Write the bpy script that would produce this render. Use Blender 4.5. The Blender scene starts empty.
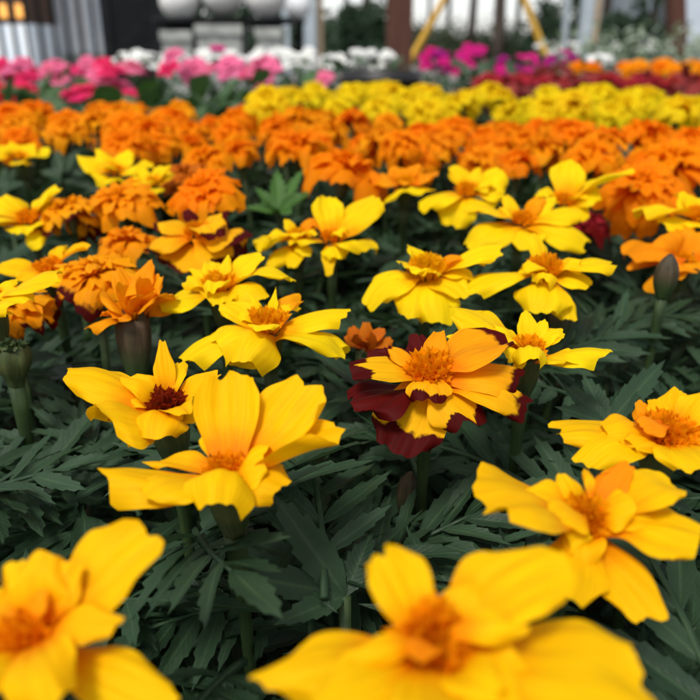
import bpy, math, random
import numpy as np

# ------------------------------------------------------------------ camera, sky, sun, exposure
SC = bpy.context.scene
COL = SC.collection
PITCH = math.radians(22.1)
CAM_Z = 0.34
FPX = 750.0                                   # focal length in pixels of a 700 px frame
cd = bpy.data.cameras.new("camera"); cam = bpy.data.objects.new("camera", cd); COL.objects.link(cam)
cam.location = (0, 0, CAM_Z); cam.rotation_euler = (math.radians(90) - PITCH, 0, 0)
cd.sensor_width = 36; cd.lens = 36 * FPX / 700
cd.clip_start = 0.01; cd.clip_end = 800
cd.dof.use_dof = True; cd.dof.focus_distance = 0.215
cd.dof.aperture_fstop = 38.6 / 2.7
SC.camera = cam

W = bpy.data.worlds.new("World"); SC.world = W; W.use_nodes = True
wn = W.node_tree.nodes; wl = W.node_tree.links
sky = wn.new('ShaderNodeTexSky'); sky.sky_type = 'NISHITA'; sky.sun_disc = False
SUN_EL, SUN_ROT = math.radians(58), math.radians(205)
sky.sun_elevation = SUN_EL; sky.sun_rotation = SUN_ROT
sky.air_density = 1.0; sky.dust_density = 1.0; sky.ozone_density = 1.0
hs = wn.new('ShaderNodeHueSaturation'); hs.inputs['Saturation'].default_value = 0.25
bg = wn['Background']; bg.inputs['Strength'].default_value = 0.12
wl.new(sky.outputs['Color'], hs.inputs['Color']); wl.new(hs.outputs['Color'], bg.inputs['Color'])
sd = bpy.data.lights.new("sun", 'SUN'); sun = bpy.data.objects.new("sun", sd); COL.objects.link(sun)
sd.energy = 2.1; sd.angle = math.radians(16); sd.color = (1.0, 0.96, 0.9)
sun.rotation_euler = (math.radians(90) - SUN_EL, 0, math.radians(180) - SUN_ROT)
SC.view_settings.view_transform = 'Standard'; SC.view_settings.look = 'None'
SC.view_settings.exposure = 0.62; SC.view_settings.gamma = 1
SC.view_settings.use_curve_mapping = False
SC.render.engine = 'CYCLES'
SC.cycles.max_bounces = 8; SC.cycles.transparent_max_bounces = 4

# ------------------------------------------------------------------ pixel -> world helpers
CAM = np.array([0, 0, CAM_Z])
FW = np.array([0, math.cos(PITCH), -math.sin(PITCH)])
UPV = np.array([0, math.sin(PITCH), math.cos(PITCH)])
RT = np.array([1.0, 0, 0])
def ray(px, py): return FW + (px - 350) / FPX * RT - (py - 350) / FPX * UPV
def P(px, py, d): return CAM + d * ray(px, py)
def depth_at(px, py, z):                       # axis depth where the ray meets height z
    return (z - CAM_Z) / ray(px, py)[2]
def proj(p):
    v = np.asarray(p) - CAM; d = v @ FW
    return 350 + FPX * (v @ RT) / d, 350 - FPX * (v @ UPV) / d, d
def nrm(v):
    v = np.asarray(v, float); return v / (np.linalg.norm(v) + 1e-12)
def sm(x): x = np.clip(x, 0, 1); return x * x * (3 - 2 * x)

# ------------------------------------------------------------------ object helpers
def link(o, parent=None):
    COL.objects.link(o)
    if parent is not None: o.parent = parent
    return o
def tag(o, label=None, cat=None, group=None, kind=None):
    if label: o['label'] = label
    if cat: o['category'] = cat
    if group: o['group'] = group
    if kind: o['kind'] = kind
    return o
def thing(name, label, cat, loc, group=None, rot=(0, 0, 0)):
    o = bpy.data.objects.new(name, None); o.empty_display_size = 0.01
    o.location = tuple(loc); o.rotation_euler = rot
    link(o); return tag(o, label, cat, group)
class MB:
    """collects quads/tris (numpy) with uv, builds one mesh object"""
    def __init__(s): s.v = []; s.f = []; s.uv = []; s.n = 0
    def grid(s, pts, uv=None, close=False):    # pts (a,b,3)
        a, b = pts.shape[:2]
        s.v.append(pts.reshape(-1, 3))
        if uv is None:
            uu, vv = np.meshgrid(np.linspace(0, 1, b), np.linspace(0, 1, a)); uv = np.stack([uu, vv], -1)
        s.uv.append(uv.reshape(-1, 2))
        i, j = np.meshgrid(np.arange(a - 1), np.arange(b if close else b - 1), indexing='ij')
        j2 = (j + 1) % b
        q = np.stack([i * b + j, i * b + j2, (i + 1) * b + j2, (i + 1) * b + j], -1).reshape(-1, 4) + s.n
        s.f.append(q); s.n += a * b
    def add(s, v, f, uv=None):
        v = np.asarray(v, float); s.v.append(v); s.f.append(np.asarray(f) + s.n)
        s.uv.append(np.zeros((len(v), 2)) if uv is None else uv); s.n += len(v)
    def arrays(s):
        return np.concatenate(s.v), np.concatenate(s.f), np.concatenate(s.uv)
    def mesh(s, name, m, smooth=True, off=None):
        v, f, uv = s.arrays()
        if off is not None: v = v - np.asarray(off)
        return mesh_from(name, v, f, uv, m, smooth)
    def build(s, name, m, parent=None, off=None, smooth=True):
        return link(bpy.data.objects.new(name, s.mesh(name, m, smooth, off)), parent)
def mesh_from(name, v, f, uv, m, smooth=True):
    me = bpy.data.meshes.new(name)
    me.vertices.add(len(v)); me.vertices.foreach_set('co', v.astype(np.float32).ravel())
    k = f.shape[1]
    me.loops.add(f.size); me.loops.foreach_set('vertex_index', f.astype(np.int32).ravel())
    me.polygons.add(len(f))
    me.polygons.foreach_set('loop_start', np.arange(0, f.size, k, dtype=np.int32))
    me.polygons.foreach_set('use_smooth', np.full(len(f), smooth, dtype=bool))
    l = me.uv_layers.new(name='UVMap')
    l.data.foreach_set('uv', uv[f.ravel()].astype(np.float32).ravel())
    me.update(calc_edges=True)
    if m: me.materials.append(m)
    return me
BOXF = np.array([[0, 3, 2, 1], [4, 5, 6, 7], [0, 1, 5, 4], [1, 2, 6, 5], [2, 3, 7, 6], [3, 0, 4, 7]])
def box(mb, lo, hi):
    x0, y0, z0 = lo; x1, y1, z1 = hi
    mb.add([(x0, y0, z0), (x1, y0, z0), (x1, y1, z0), (x0, y1, z0), (x0, y0, z1), (x1, y0, z1), (x1, y1, z1), (x0, y1, z1)], BOXF)
def frames(path):
    path = np.asarray(path, float); tg = np.gradient(path, axis=0)
    tg /= np.linalg.norm(tg, axis=1)[:, None] + 1e-12
    ref = np.array([1.0, 0.03, 0.02]); out = []
    for t in tg:
        if abs(nrm(t) @ nrm(ref)) > .96: ref = np.array([0.02, 1.0, 0.05])
        a = nrm(np.cross(t, ref)); b = np.cross(t, a); out.append((a, b))
    return out
def tube(mb, path, rad, n=8, ribs=0, ribamp=0.0, cap=True):
    path = np.asarray(path, float); fr = frames(path)
    a = np.linspace(0, 2 * math.pi, n, endpoint=False)
    g = np.zeros((len(path), n, 3))
    for i, p in enumerate(path):
        r = rad[i] * (1 + ribamp * np.cos(ribs * a))
        g[i] = p + (np.cos(a) * r)[:, None] * fr[i][0] + (np.sin(a) * r)[:, None] * fr[i][1]
    if cap:
        g = np.concatenate([np.repeat(path[:1], n, 0)[None], g, np.repeat(path[-1:], n, 0)[None]])
    uu, vv = np.meshgrid(np.linspace(0, 1, n), np.linspace(0, 1, len(g))); mb.grid(g, np.stack([uu, vv], -1), close=True)

# ------------------------------------------------------------------ materials
class NT:
    def __init__(s, name):
        s.m = bpy.data.materials.new(name); s.m.use_nodes = True
        s.t = s.m.node_tree; s.t.nodes.clear(); s.out = s.n('ShaderNodeOutputMaterial')
    def n(s, ty, **k):
        o = s.t.nodes.new(ty)
        for a, b in k.items(): setattr(o, a, b)
        return o
    def l(s, a, b): s.t.links.new(a, b)
    def put(s, sock, x):
        if isinstance(x, bpy.types.NodeSocket): s.l(x, sock)
        elif isinstance(x, (tuple, list)) and len(x) == 3 and sock.type == 'RGBA': sock.default_value = (*x, 1)
        else: sock.default_value = x
    def math(s, op, a, b=0.0, c=0.0, clamp=False):
        o = s.n('ShaderNodeMath', operation=op, use_clamp=clamp)
        for i, x in enumerate((a, b, c)): s.put(o.inputs[i], x)
        return o.outputs[0]
    def mix(s, fac, a, b):
        o = s.n('ShaderNodeMix', data_type='RGBA'); s.put(o.inputs[0], fac); s.put(o.inputs[6], a); s.put(o.inputs[7], b)
        return o.outputs[2]
    def mapr(s, x, a, b, c=0.0, d=1.0, smooth=True):
        o = s.n('ShaderNodeMapRange'); o.interpolation_type = 'SMOOTHSTEP' if smooth else 'LINEAR'
        s.put(o.inputs[0], x)
        for i, q in enumerate((a, b, c, d)): s.put(o.inputs[i + 1], q)
        return o.outputs[0]
    def noise(s, vec=None, scale=5.0, detail=3.0, rough=.55):
        o = s.n('ShaderNodeTexNoise'); o.inputs['Scale'].default_value = scale
        o.inputs['Detail'].default_value = detail; o.inputs['Roughness'].default_value = rough
        if vec is not None: s.l(vec, o.inputs['Vector'])
        return o.outputs['Fac']
    def bump(s, h, strength=.3, dist=.001):
        o = s.n('ShaderNodeBump'); o.inputs['Strength'].default_value = strength; o.inputs['Distance'].default_value = dist
        s.l(h, o.inputs['Height']); return o.outputs['Normal']
    def pbsdf(s, col, rough=.5, spec=.4, normal=None, metal=0.0, sheen=0.0, emit=None, es=0.0):
        o = s.n('ShaderNodeBsdfPrincipled'); s.put(o.inputs['Base Color'], col); s.put(o.inputs['Roughness'], rough)
        o.inputs['Specular IOR Level'].default_value = spec; o.inputs['Metallic'].default_value = metal
        o.inputs['Sheen Weight'].default_value = sheen
        if emit: s.put(o.inputs['Emission Color'], emit); o.inputs['Emission Strength'].default_value = es
        if normal is not None: s.l(normal, o.inputs['Normal'])
        return o.outputs[0]
    def done(s, sh): s.l(sh, s.out.inputs['Surface']); return s.m

def petal_mat(name, base, body, tip=None, mode=None, mar=(0.075, 0.002, 0.002), trans=.32, edge=.35):
    t = NT(name)
    uv = t.n('ShaderNodeUVMap'); sep = t.n('ShaderNodeSeparateXYZ'); t.l(uv.outputs[0], sep.inputs[0])
    U, T = sep.outputs[0], sep.outputs[1]
    oi = t.n('ShaderNodeObjectInfo')
    tc = t.n('ShaderNodeTexCoord')
    n1 = t.noise(tc.outputs['Object'], 160, 3)
    # long veins: noise squeezed along the petal
    cmb = t.n('ShaderNodeCombineXYZ'); t.l(t.math('MULTIPLY', U, 26), cmb.inputs[0]); t.l(t.math('MULTIPLY', T, 2.2), cmb.inputs[1])
    t.l(t.math('MULTIPLY', oi.outputs['Random'], 40), cmb.inputs[2])
    vein = t.noise(cmb.outputs[0], 1.0, 2.0)
    c = t.mix(t.mapr(t.math('ADD', T, t.math('MULTIPLY_ADD', n1, .25, -.12)), .10, .10 + edge), base, body)
    if tip: c = t.mix(t.mapr(T, .6, 1.0, 0, .6), c, tip)
    dark = t.mix(1.0, c, c)
    hsv = t.n('ShaderNodeHueSaturation'); t.l(c, hsv.inputs['Color'])
    t.put(hsv.inputs['Hue'], t.math('MULTIPLY_ADD', vein, .022, t.math('MULTIPLY_ADD', oi.outputs['Random'], .014, .482)))
    t.put(hsv.inputs['Value'], t.math('MULTIPLY_ADD', vein, .20, t.math('MULTIPLY_ADD', n1, .12, .84)))
    c = hsv.outputs[0]
    if mode:
        n2 = t.noise(tc.outputs['Object'], 190, 3)
        j = t.math('MULTIPLY_ADD', n2, .24, -.12)
        if mode == 'band':
            m = t.mapr(t.math('ADD', T, t.math('ADD', j, t.math('MULTIPLY', t.math('ABSOLUTE', t.math('SUBTRACT', U, .5)), .16))), .77, .82)
        elif mode == 'half':
            m = t.mapr(t.math('ADD', T, t.math('ADD', j, t.math('MULTIPLY', t.math('ABSOLUTE', t.math('SUBTRACT', U, .5)), -.12))), .62, .67)
        elif mode == 'spots':
            lob = t.math('ABSOLUTE', t.math('SINE', t.math('MULTIPLY', U, 6.2832)))
            m = t.mapr(t.math('ADD', T, t.math('ADD', t.math('MULTIPLY', lob, .20), t.math('ADD', t.math('MULTIPLY', j, 1.2), t.math('MULTIPLY_ADD', vein, .16, -.08)))), .90, .95)
        elif mode == 'tip':
            m = t.mapr(t.math('ADD', T, j), .84, .91)
        else:                                             # nearly all maroon, a yellow flame at the base
            m = t.mapr(t.math('ADD', T, t.math('ADD', j, t.math('MULTIPLY', t.math('ABSOLUTE', t.math('SUBTRACT', U, .55)), 1.0))), .28, .36)
        mv = t.mix(t.math('MULTIPLY_ADD', vein, .6, t.math('MULTIPLY', n2, .4)), (mar[0] * 1.5, mar[1] * 1.5, mar[2]), (mar[0] * .3, mar[1], mar[2]))
        c = t.mix(m, c, mv)
    nb = t.bump(t.math('ADD', vein, t.math('MULTIPLY', n1, .3)), .22, .0005)
    a = t.pbsdf(c, .62, .08, nb)
    tr = t.n('ShaderNodeBsdfTranslucent'); t.l(c, tr.inputs['Color'])
    mx = t.n('ShaderNodeMixShader'); mx.inputs[0].default_value = trans
    t.l(a, mx.inputs[1]); t.l(tr.outputs[0], mx.inputs[2])
    return t.done(mx.outputs[0])

OR = (0.80, 0.22, 0.002)
M = {}
M['gold'] = petal_mat('petal_gold', (0.84, 0.26, .001), (0.90, 0.50, .001), edge=.5)
M['lemon'] = petal_mat('petal_lemon', (0.86, 0.36, .001), (0.90, 0.60, .003), edge=.42)
M['amber'] = petal_mat('petal_amber', (0.82, 0.20, .002), (0.88, 0.32, .003), trans=.38)
M['orange'] = petal_mat('petal_orange', (0.88, 0.18, .002), (0.93, 0.285, .002), trans=.48)
M['rust'] = petal_mat('petal_rust', (0.35, 0.05, .004), (0.55, 0.13, .006))
M['band'] = petal_mat('petal_band', (0.82, 0.25, .002), (0.88, 0.42, .004), mode='band')
M['front'] = petal_mat('petal_half_maroon', (0.82, 0.25, .002), (0.88, 0.42, .004), mode='half')
M['goldtip'] = petal_mat('petal_gold_tip', (0.82, 0.25, .002), (0.88, 0.42, .004), mode='tip')
M['spots'] = petal_mat('petal_spots', (0.82, 0.25, .002), (0.88, 0.42, .004), mode='spots')
M['ambertip'] = petal_mat('petal_amber_tip', (0.80, 0.20, .002), (0.86, 0.33, .003), mode='tip')
M['maroon'] = petal_mat('petal_maroon', (0.80, 0.2, .002), (0.82, 0.30, .004), mode='all', trans=.12)
M['yellowball'] = petal_mat('petal_clear_yellow', (0.88, 0.52, .004), (0.90, 0.68, .008), trans=.5)
M['tuft'] = petal_mat('floret_orange', (0.84, 0.22, .002), (0.92, 0.37, .002), edge=.6, trans=.4)
M['tuft_y'] = petal_mat('floret_amber', (0.86, 0.30, .002), (0.92, 0.44, .002), edge=.6, trans=.4)
M['tuft_dark'] = petal_mat('floret_dark', (0.75, 0.24, .004), (0.26, 0.03, .006), edge=.9)
M['pink'] = petal_mat('petal_pink', (0.70, 0.12, .20), (0.80, 0.17, .32), trans=.25)
M['rose'] = petal_mat('petal_rose', (0.70, 0.05, .12), (0.76, 0.03, .14), trans=.25)
M['red'] = petal_mat('petal_red', (0.5, 0.01, .03), (0.66, 0.015, .05), trans=.25)
M['white'] = petal_mat('petal_white', (0.7, 0.72, .55), (0.82, 0.82, .80), trans=.25)
M['magenta'] = petal_mat('petal_magenta', (0.22, 0.008, .08), (0.56, 0.010, .17), trans=.25)
M['purple'] = petal_mat('petal_purple', (0.10, 0.008, .10), (0.30, 0.008, .16), trans=.25)
M['crimson'] = petal_mat('petal_crimson', (0.2, 0.01, .012), (0.34, 0.018, .022), trans=.2)

def leaf_mat(name, c1, c2, rough=.55, trans=.18, spec=.3, back=None):
    t = NT(name); tc = t.n('ShaderNodeTexCoord'); oi = t.n('ShaderNodeObjectInfo'); geo = t.n('ShaderNodeNewGeometry')
    uv = t.n('ShaderNodeUVMap'); sep = t.n('ShaderNodeSeparateXYZ'); t.l(uv.outputs[0], sep.inputs[0])
    n1 = t.noise(geo.outputs['Position'], 55, 4); n2 = t.noise(geo.outputs['Position'], 420, 3)
    r = t.math('FRACT', t.math('ADD', oi.outputs['Random'], geo.outputs['Random Per Island']))
    f = t.math('ADD', t.math('MULTIPLY', n1, .6), t.math('MULTIPLY', r, .55), clamp=True)
    c = t.mix(f, c1, c2)
    rib = t.mapr(t.math('ABSOLUTE', t.math('SUBTRACT', sep.outputs[0], .5)), .0, .10, 1, 0)
    c = t.mix(t.math('MULTIPLY', rib, .45), c, (c2[0] * 1.7, c2[1] * 1.6, c2[2] * 1.35))
    if back: c = t.mix(geo.outputs['Backfacing'], c, back)
    # fine side veins slanting off the midrib
    w = t.math('SINE', t.math('MULTIPLY', t.math('SUBTRACT', sep.outputs[1], t.math('MULTIPLY', t.math('ABSOLUTE', t.math('SUBTRACT', sep.outputs[0], .5)), .35)), 70))
    h = t.math('ADD', t.math('MULTIPLY', w, .10), n2)
    nb = t.bump(h, .35, .0005)
    a = t.pbsdf(c, t.mapr(n1, .3, .7, rough - .08, rough + .1), spec, nb)
    tr = t.n('ShaderNodeBsdfTranslucent'); t.l(t.mix(.5, c, (c2[0] * 1.6, c2[1] * 1.9, c2[2] * .6)), tr.inputs['Color'])
    mx = t.n('ShaderNodeMixShader'); mx.inputs[0].default_value = trans; t.l(a, mx.inputs[1]); t.l(tr.outputs[0], mx.inputs[2])
    return t.done(mx.outputs[0])
M['leaf'] = leaf_mat('leaf_marigold', (0.009, 0.026, 0.011), (0.036, 0.074, 0.036), .52, .24, .26, back=(0.050, 0.092, 0.052))
M['sprig'] = leaf_mat('leaf_fresh', (0.025, 0.080, 0.010), (0.055, 0.135, 0.022))
M['begonia_leaf'] = leaf_mat('leaf_begonia', (0.03, 0.075, 0.02), (0.07, 0.13, 0.05))
M['bed_leaf'] = leaf_mat('leaf_bedding', (0.025, 0.055, 0.025), (0.06, 0.10, 0.055))
M['dusty'] = leaf_mat('leaf_dusty', (0.12, 0.17, 0.12), (0.32, 0.37, 0.30))
M['redleaf'] = leaf_mat('leaf_red', (0.10, 0.012, 0.012), (0.26, 0.03, 0.025))
M['conifer'] = leaf_mat('leaf_conifer', (0.012, 0.030, 0.016), (0.03, 0.06, 0.03))
M['treeleaf'] = leaf_mat('leaf_tree', (0.03, 0.05, 0.025), (0.07, 0.09, 0.05))

def stem_mat(name, a, b, foot=None):
    t = NT(name); tc = t.n('ShaderNodeTexCoord'); uv = t.n('ShaderNodeUVMap'); sep = t.n('ShaderNodeSeparateXYZ'); t.l(uv.outputs[0], sep.inputs[0])
    n = t.noise(tc.outputs['Object'], 130, 4)
    cmb = t.n('ShaderNodeCombineXYZ'); t.l(t.math('MULTIPLY', sep.outputs[0], 30), cmb.inputs[0]); t.l(t.math('MULTIPLY', sep.outputs[1], 2), cmb.inputs[1])
    st = t.noise(cmb.outputs[0], 1, 2)
    c = t.mix(t.mapr(t.math('ADD', t.math('MULTIPLY', n, .5), t.math('MULTIPLY', st, .5)), .35, .65), a, b)
    if foot: c = t.mix(t.mapr(t.math('ADD', sep.outputs[1], t.math('MULTIPLY', st, .3)), .5, .95), c, foot)
    return t.done(t.pbsdf(c, .55, .25, t.bump(t.math('ADD', st, n), .4, .0006)))
M['stem'] = stem_mat('stem_green', (0.016, 0.034, 0.010), (0.036, 0.062, 0.017))
M['calyx'] = stem_mat('calyx_green', (0.030, 0.048, 0.014), (0.075, 0.085, 0.026))
M['calyx_brown'] = stem_mat('calyx_brown', (0.036, 0.030, 0.014), (0.085, 0.056, 0.032), (0.030, 0.055, 0.016))

def plain(name, c1, c2, scale=8, rough=.6, spec=.3, bump=.3, dist=.003, metal=0, stretch=None):
    t = NT(name); tc = t.n('ShaderNodeTexCoord'); v = tc.outputs['Object']
    if stretch:
        mp = t.n('ShaderNodeMapping'); mp.inputs['Scale'].default_value = stretch; t.l(v, mp.inputs[0]); v = mp.outputs[0]
    n = t.noise(v, scale, 5, .6)
    return t.done(t.pbsdf(t.mix(t.mapr(n, .3, .7), c1, c2), rough, spec, t.bump(n, bump, dist), metal=metal))
M['soil'] = plain('soil_dark', (0.010, 0.008, 0.006), (0.035, 0.026, 0.018), 90, .95, .1, .9, .004)
M['gravel'] = plain('gravel_path', (0.14, 0.13, 0.12), (0.28, 0.27, 0.25), 14, .9, .2, .6, .01)
M['postwood'] = plain('wood_redbrown', (0.055, 0.022, 0.014), (0.10, 0.040, 0.026), 9, .7, .25, .4, .003, stretch=(8, 8, .6))
M['yellowpaint'] = plain('paint_yellow', (0.55, 0.30, 0.03), (0.70, 0.42, 0.06), 12, .5, .35, .2, .001)
M['bluesteel'] = plain('steel_painted_pale', (0.30, 0.36, 0.40), (0.42, 0.48, 0.52), 5, .45, .4, .1, .001)
M['tan'] = plain('wood_tan', (0.42, 0.30, 0.19), (0.55, 0.42, 0.28), 8, .65, .3, .3, .002, stretch=(8, 8, .6))
M['iron'] = plain('iron_black', (0.005, 0.006, 0.007), (0.012, 0.013, 0.015), 20, .6, .12, .2, .001)
M['blackplastic'] = plain('plastic_black', (0.008, 0.008, 0.008), (0.014, 0.014, 0.014), 30, .45, .45, .1, .0005)
M['stone'] = plain('stone_grey', (0.26, 0.27, 0.25), (0.42, 0.43, 0.40), 16, .85, .25, .6, .004)
M['palestone'] = plain('stone_pale', (0.60, 0.59, 0.57), (0.78, 0.77, 0.74), 12, .7, .3, .4, .003)
M['bark'] = plain('bark_brown', (0.05, 0.038, 0.032), (0.11, 0.085, 0.07), 14, .9, .15, .9, .02, stretch=(4, 4, .8))
M['shedwall'] = plain('siding_pale_blue', (0.42, 0.48, 0.54), (0.52, 0.58, 0.64), 3, .55, .35, .2, .002)
M['shedroof'] = plain('roof_grey', (0.12, 0.13, 0.14), (0.2, 0.21, 0.22), 6, .6, .3, .3, .003)
M['brownwall'] = plain('wall_brown', (0.06, 0.035, 0.026), (0.11, 0.065, 0.048), 5, .8, .2, .3, .004)
M['glass'] = plain('glass_pale', (0.66, 0.76, 0.88), (0.90, 0.94, 0.98), 5.0, .12, .6, .05, .001, stretch=(3, 1, .5))
M['whitepaint'] = plain('paint_white', (0.66, 0.68, 0.70), (0.78, 0.79, 0.80), 6, .5, .4, .1, .001)
t = NT('lamp_warm'); M['lampglow'] = t.done(t.pbsdf((0.8, .4, .1), .4, .3, emit=(1.0, .42, .08), es=.6))

# ------------------------------------------------------------------ petals
def petal_grid(L, Wd, nu, nv, rng, bow=.1, cup=.1, curl=.1, ruff=.05, claw=.34, notch=.05, tipr=.3, bend=0.0, point=0.0, edge=None, taper=.24):
    T, U = np.meshgrid(np.linspace(0, 1, nv + 1), np.linspace(-1, 1, nu + 1), indexing='ij')
    f = claw + (1 - claw) * sm(T / .62)
    f = f * (1 - taper * np.clip((T - .68) / .32, 0, 1) ** 2 - point * sm((T - .66) / .34))
    eL, eR = (edge if edge is not None else rng.uniform(-.24, .14, 2))
    u0 = rng.uniform(-.35, .35); ph = rng.uniform(0, 6.28, 5)
    tt = 1 - tipr * np.abs(U) ** 2.3 - notch * np.exp(-(U - u0) ** 2 / .035) + .026 * np.sin(5.2 * U + ph[0]) + .014 * np.sin(11 * U + ph[1]) + .007 * np.sin(23 * U + ph[2])
    Y = L * (T - (1 - tt) * T ** 1.6)
    X = Wd / 2 * U * f * (1 + .05 * np.sin(7 * T + ph[2]) * np.sign(U) * T) * (1 - .20 * sm((T - .74) / .26) * np.abs(U) ** 3) + bend * L * (T * T - T) * 4
    Z = bow * L * 4 * T * (1 - T) + cup * Wd * U ** 2 * f
    Z = Z + Wd * sm(T / .35) * (eL * np.clip(-U - .45, 0, 1) ** 1.7 + eR * np.clip(U - .45, 0, 1) ** 1.7) * 1.6
    Z = Z - curl * L * sm((T - .62) / .38) ** 2 * (1 + .5 * np.sin(2.5 * U + ph[3]))
    Z = Z + ruff * Wd * T ** 1.5 * (np.sin(3.6 * U + ph[4]) * .8 + np.sin(7.5 * U + ph[1]) * .45) * (.35 + np.abs(U))
    Z = Z - .016 * Wd * np.exp(-((np.abs(U) - .34) / .13) ** 2) * (1 - .35 * T)
    Z = Z + .016 * Wd * sm(T * 1.3) * np.sin(13 * U + ph[0] + 2.2 * T) * (1 + .6 * np.sin(4 * T + ph[3]))
    Z = Z + .035 * Wd * np.sin(5 * T + ph[2]) * np.sin(2.5 * U + ph[0])
    uv = np.stack([U * .5 + .5, T], -1)
    return np.stack([X, Y, Z], -1), uv
def place_grid(g, o, ax, up):
    y = nrm(ax); x = nrm(np.cross(y, up)); z = np.cross(x, y)
    return o + g[..., 0:1] * x + g[..., 1:2] * y + g[..., 2:3] * z

def floret(mb, o, d, h, r, rng):
    """one tubular disc floret: a small flared tube ending in five lobes"""
    side = nrm(np.cross(d, rng.normal(size=3))); bendv = side * h * rng.uniform(-.15, .25)
    tt = np.linspace(0, 1, 5); path = [o + d * h * q + bendv * q * q for q in tt]
    n = 10; a = np.linspace(0, 2 * math.pi, n, endpoint=False); fr = frames(path)
    prof = [.5, .6, .8, 1.15, 1.5]; g = np.zeros((5, n, 3))
    for i in range(5):
        rr = r * prof[i] * np.ones(n); lift = np.zeros(n)
        if i == 4: rr = rr * (1 + .28 * np.cos(5 * a)); lift = h * .06 * np.cos(5 * a)
        g[i] = path[i] + (np.cos(a) * rr)[:, None] * fr[i][0] + (np.sin(a) * rr)[:, None] * fr[i][1] + lift[:, None] * d
    uu, vv = np.meshgrid(np.linspace(0, 1, n), tt); mb.grid(g, np.stack([uu, vv], -1), close=True)
def tuft_mesh(mb, c, n, rad, h, count, rng, spread=.75, fr=.0011):
    a = nrm(np.cross(n, [0.3, 1, .2])); b = np.cross(n, a)
    for i in range(count):
        q = math.sqrt((i + .5) / count); th = i * 2.39996 + rng.uniform(-.2, .2)
        lat = (math.cos(th) * a + math.sin(th) * b)
        d = nrm(n + lat * q * spread + rng.normal(size=3) * .10)
        floret(mb, c + lat * q * rad * .55 - n * .002, d, h * rng.uniform(.75, 1.2) * (1 - .22 * q), fr * rng.uniform(.8, 1.25), rng)

def calyx_stem(root, base, top, n, sc, rng, lean=(0, 0), brown=False, stemcol='stem'):
    """calyx cup under the flower head, running down into a swollen peduncle and stem to the ground"""
    off = np.array(root.location)
    c = MB(); L = .017 * sc
    q = np.linspace(0, 1, 9); path = [top - n * L * k for k in q]
    r = np.array([5.0, 5.3, 5.5, 5.4, 5.1, 4.6, 4.0, 3.3, 2.8]) * .00082 * sc
    tube(c, path, r, 24, 6, .06)
    for k in range(6):                          # pointed sepal tips on the rim
        th = k * math.pi / 3 + .2; fr = frames(path)[0]
        lat = math.cos(th) * fr[0] + math.sin(th) * fr[1]; sd_ = -math.sin(th) * fr[0] + math.cos(th) * fr[1]
        p = path[0] + lat * r[0]
        c.add([p - sd_ * .0016 * sc, p + sd_ * .0016 * sc, p + lat * .0009 + n * .0038 * sc], [[0, 1, 2, 2]])
    c.build('calyx', M['calyx_brown' if brown else 'calyx'], root, off)
    s = MB(); p0 = path[-1] + n * .0006; foot = np.array([base[0], base[1], -.004])
    k = np.linspace(0, 1, 14)
    ctrl = p0 - n * .05
    pts = [(1 - u) ** 2 * p0 + 2 * u * (1 - u) * ctrl + u * u * foot for u in k]
    rr = np.interp(k, [0, .06, .2, 1], [.0025 * sc, .0025 * sc, .0016, .0022])
    tube(s, pts, rr, 10, 5, .07)
    s.build('stem', M[stemcol], root, off)

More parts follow.
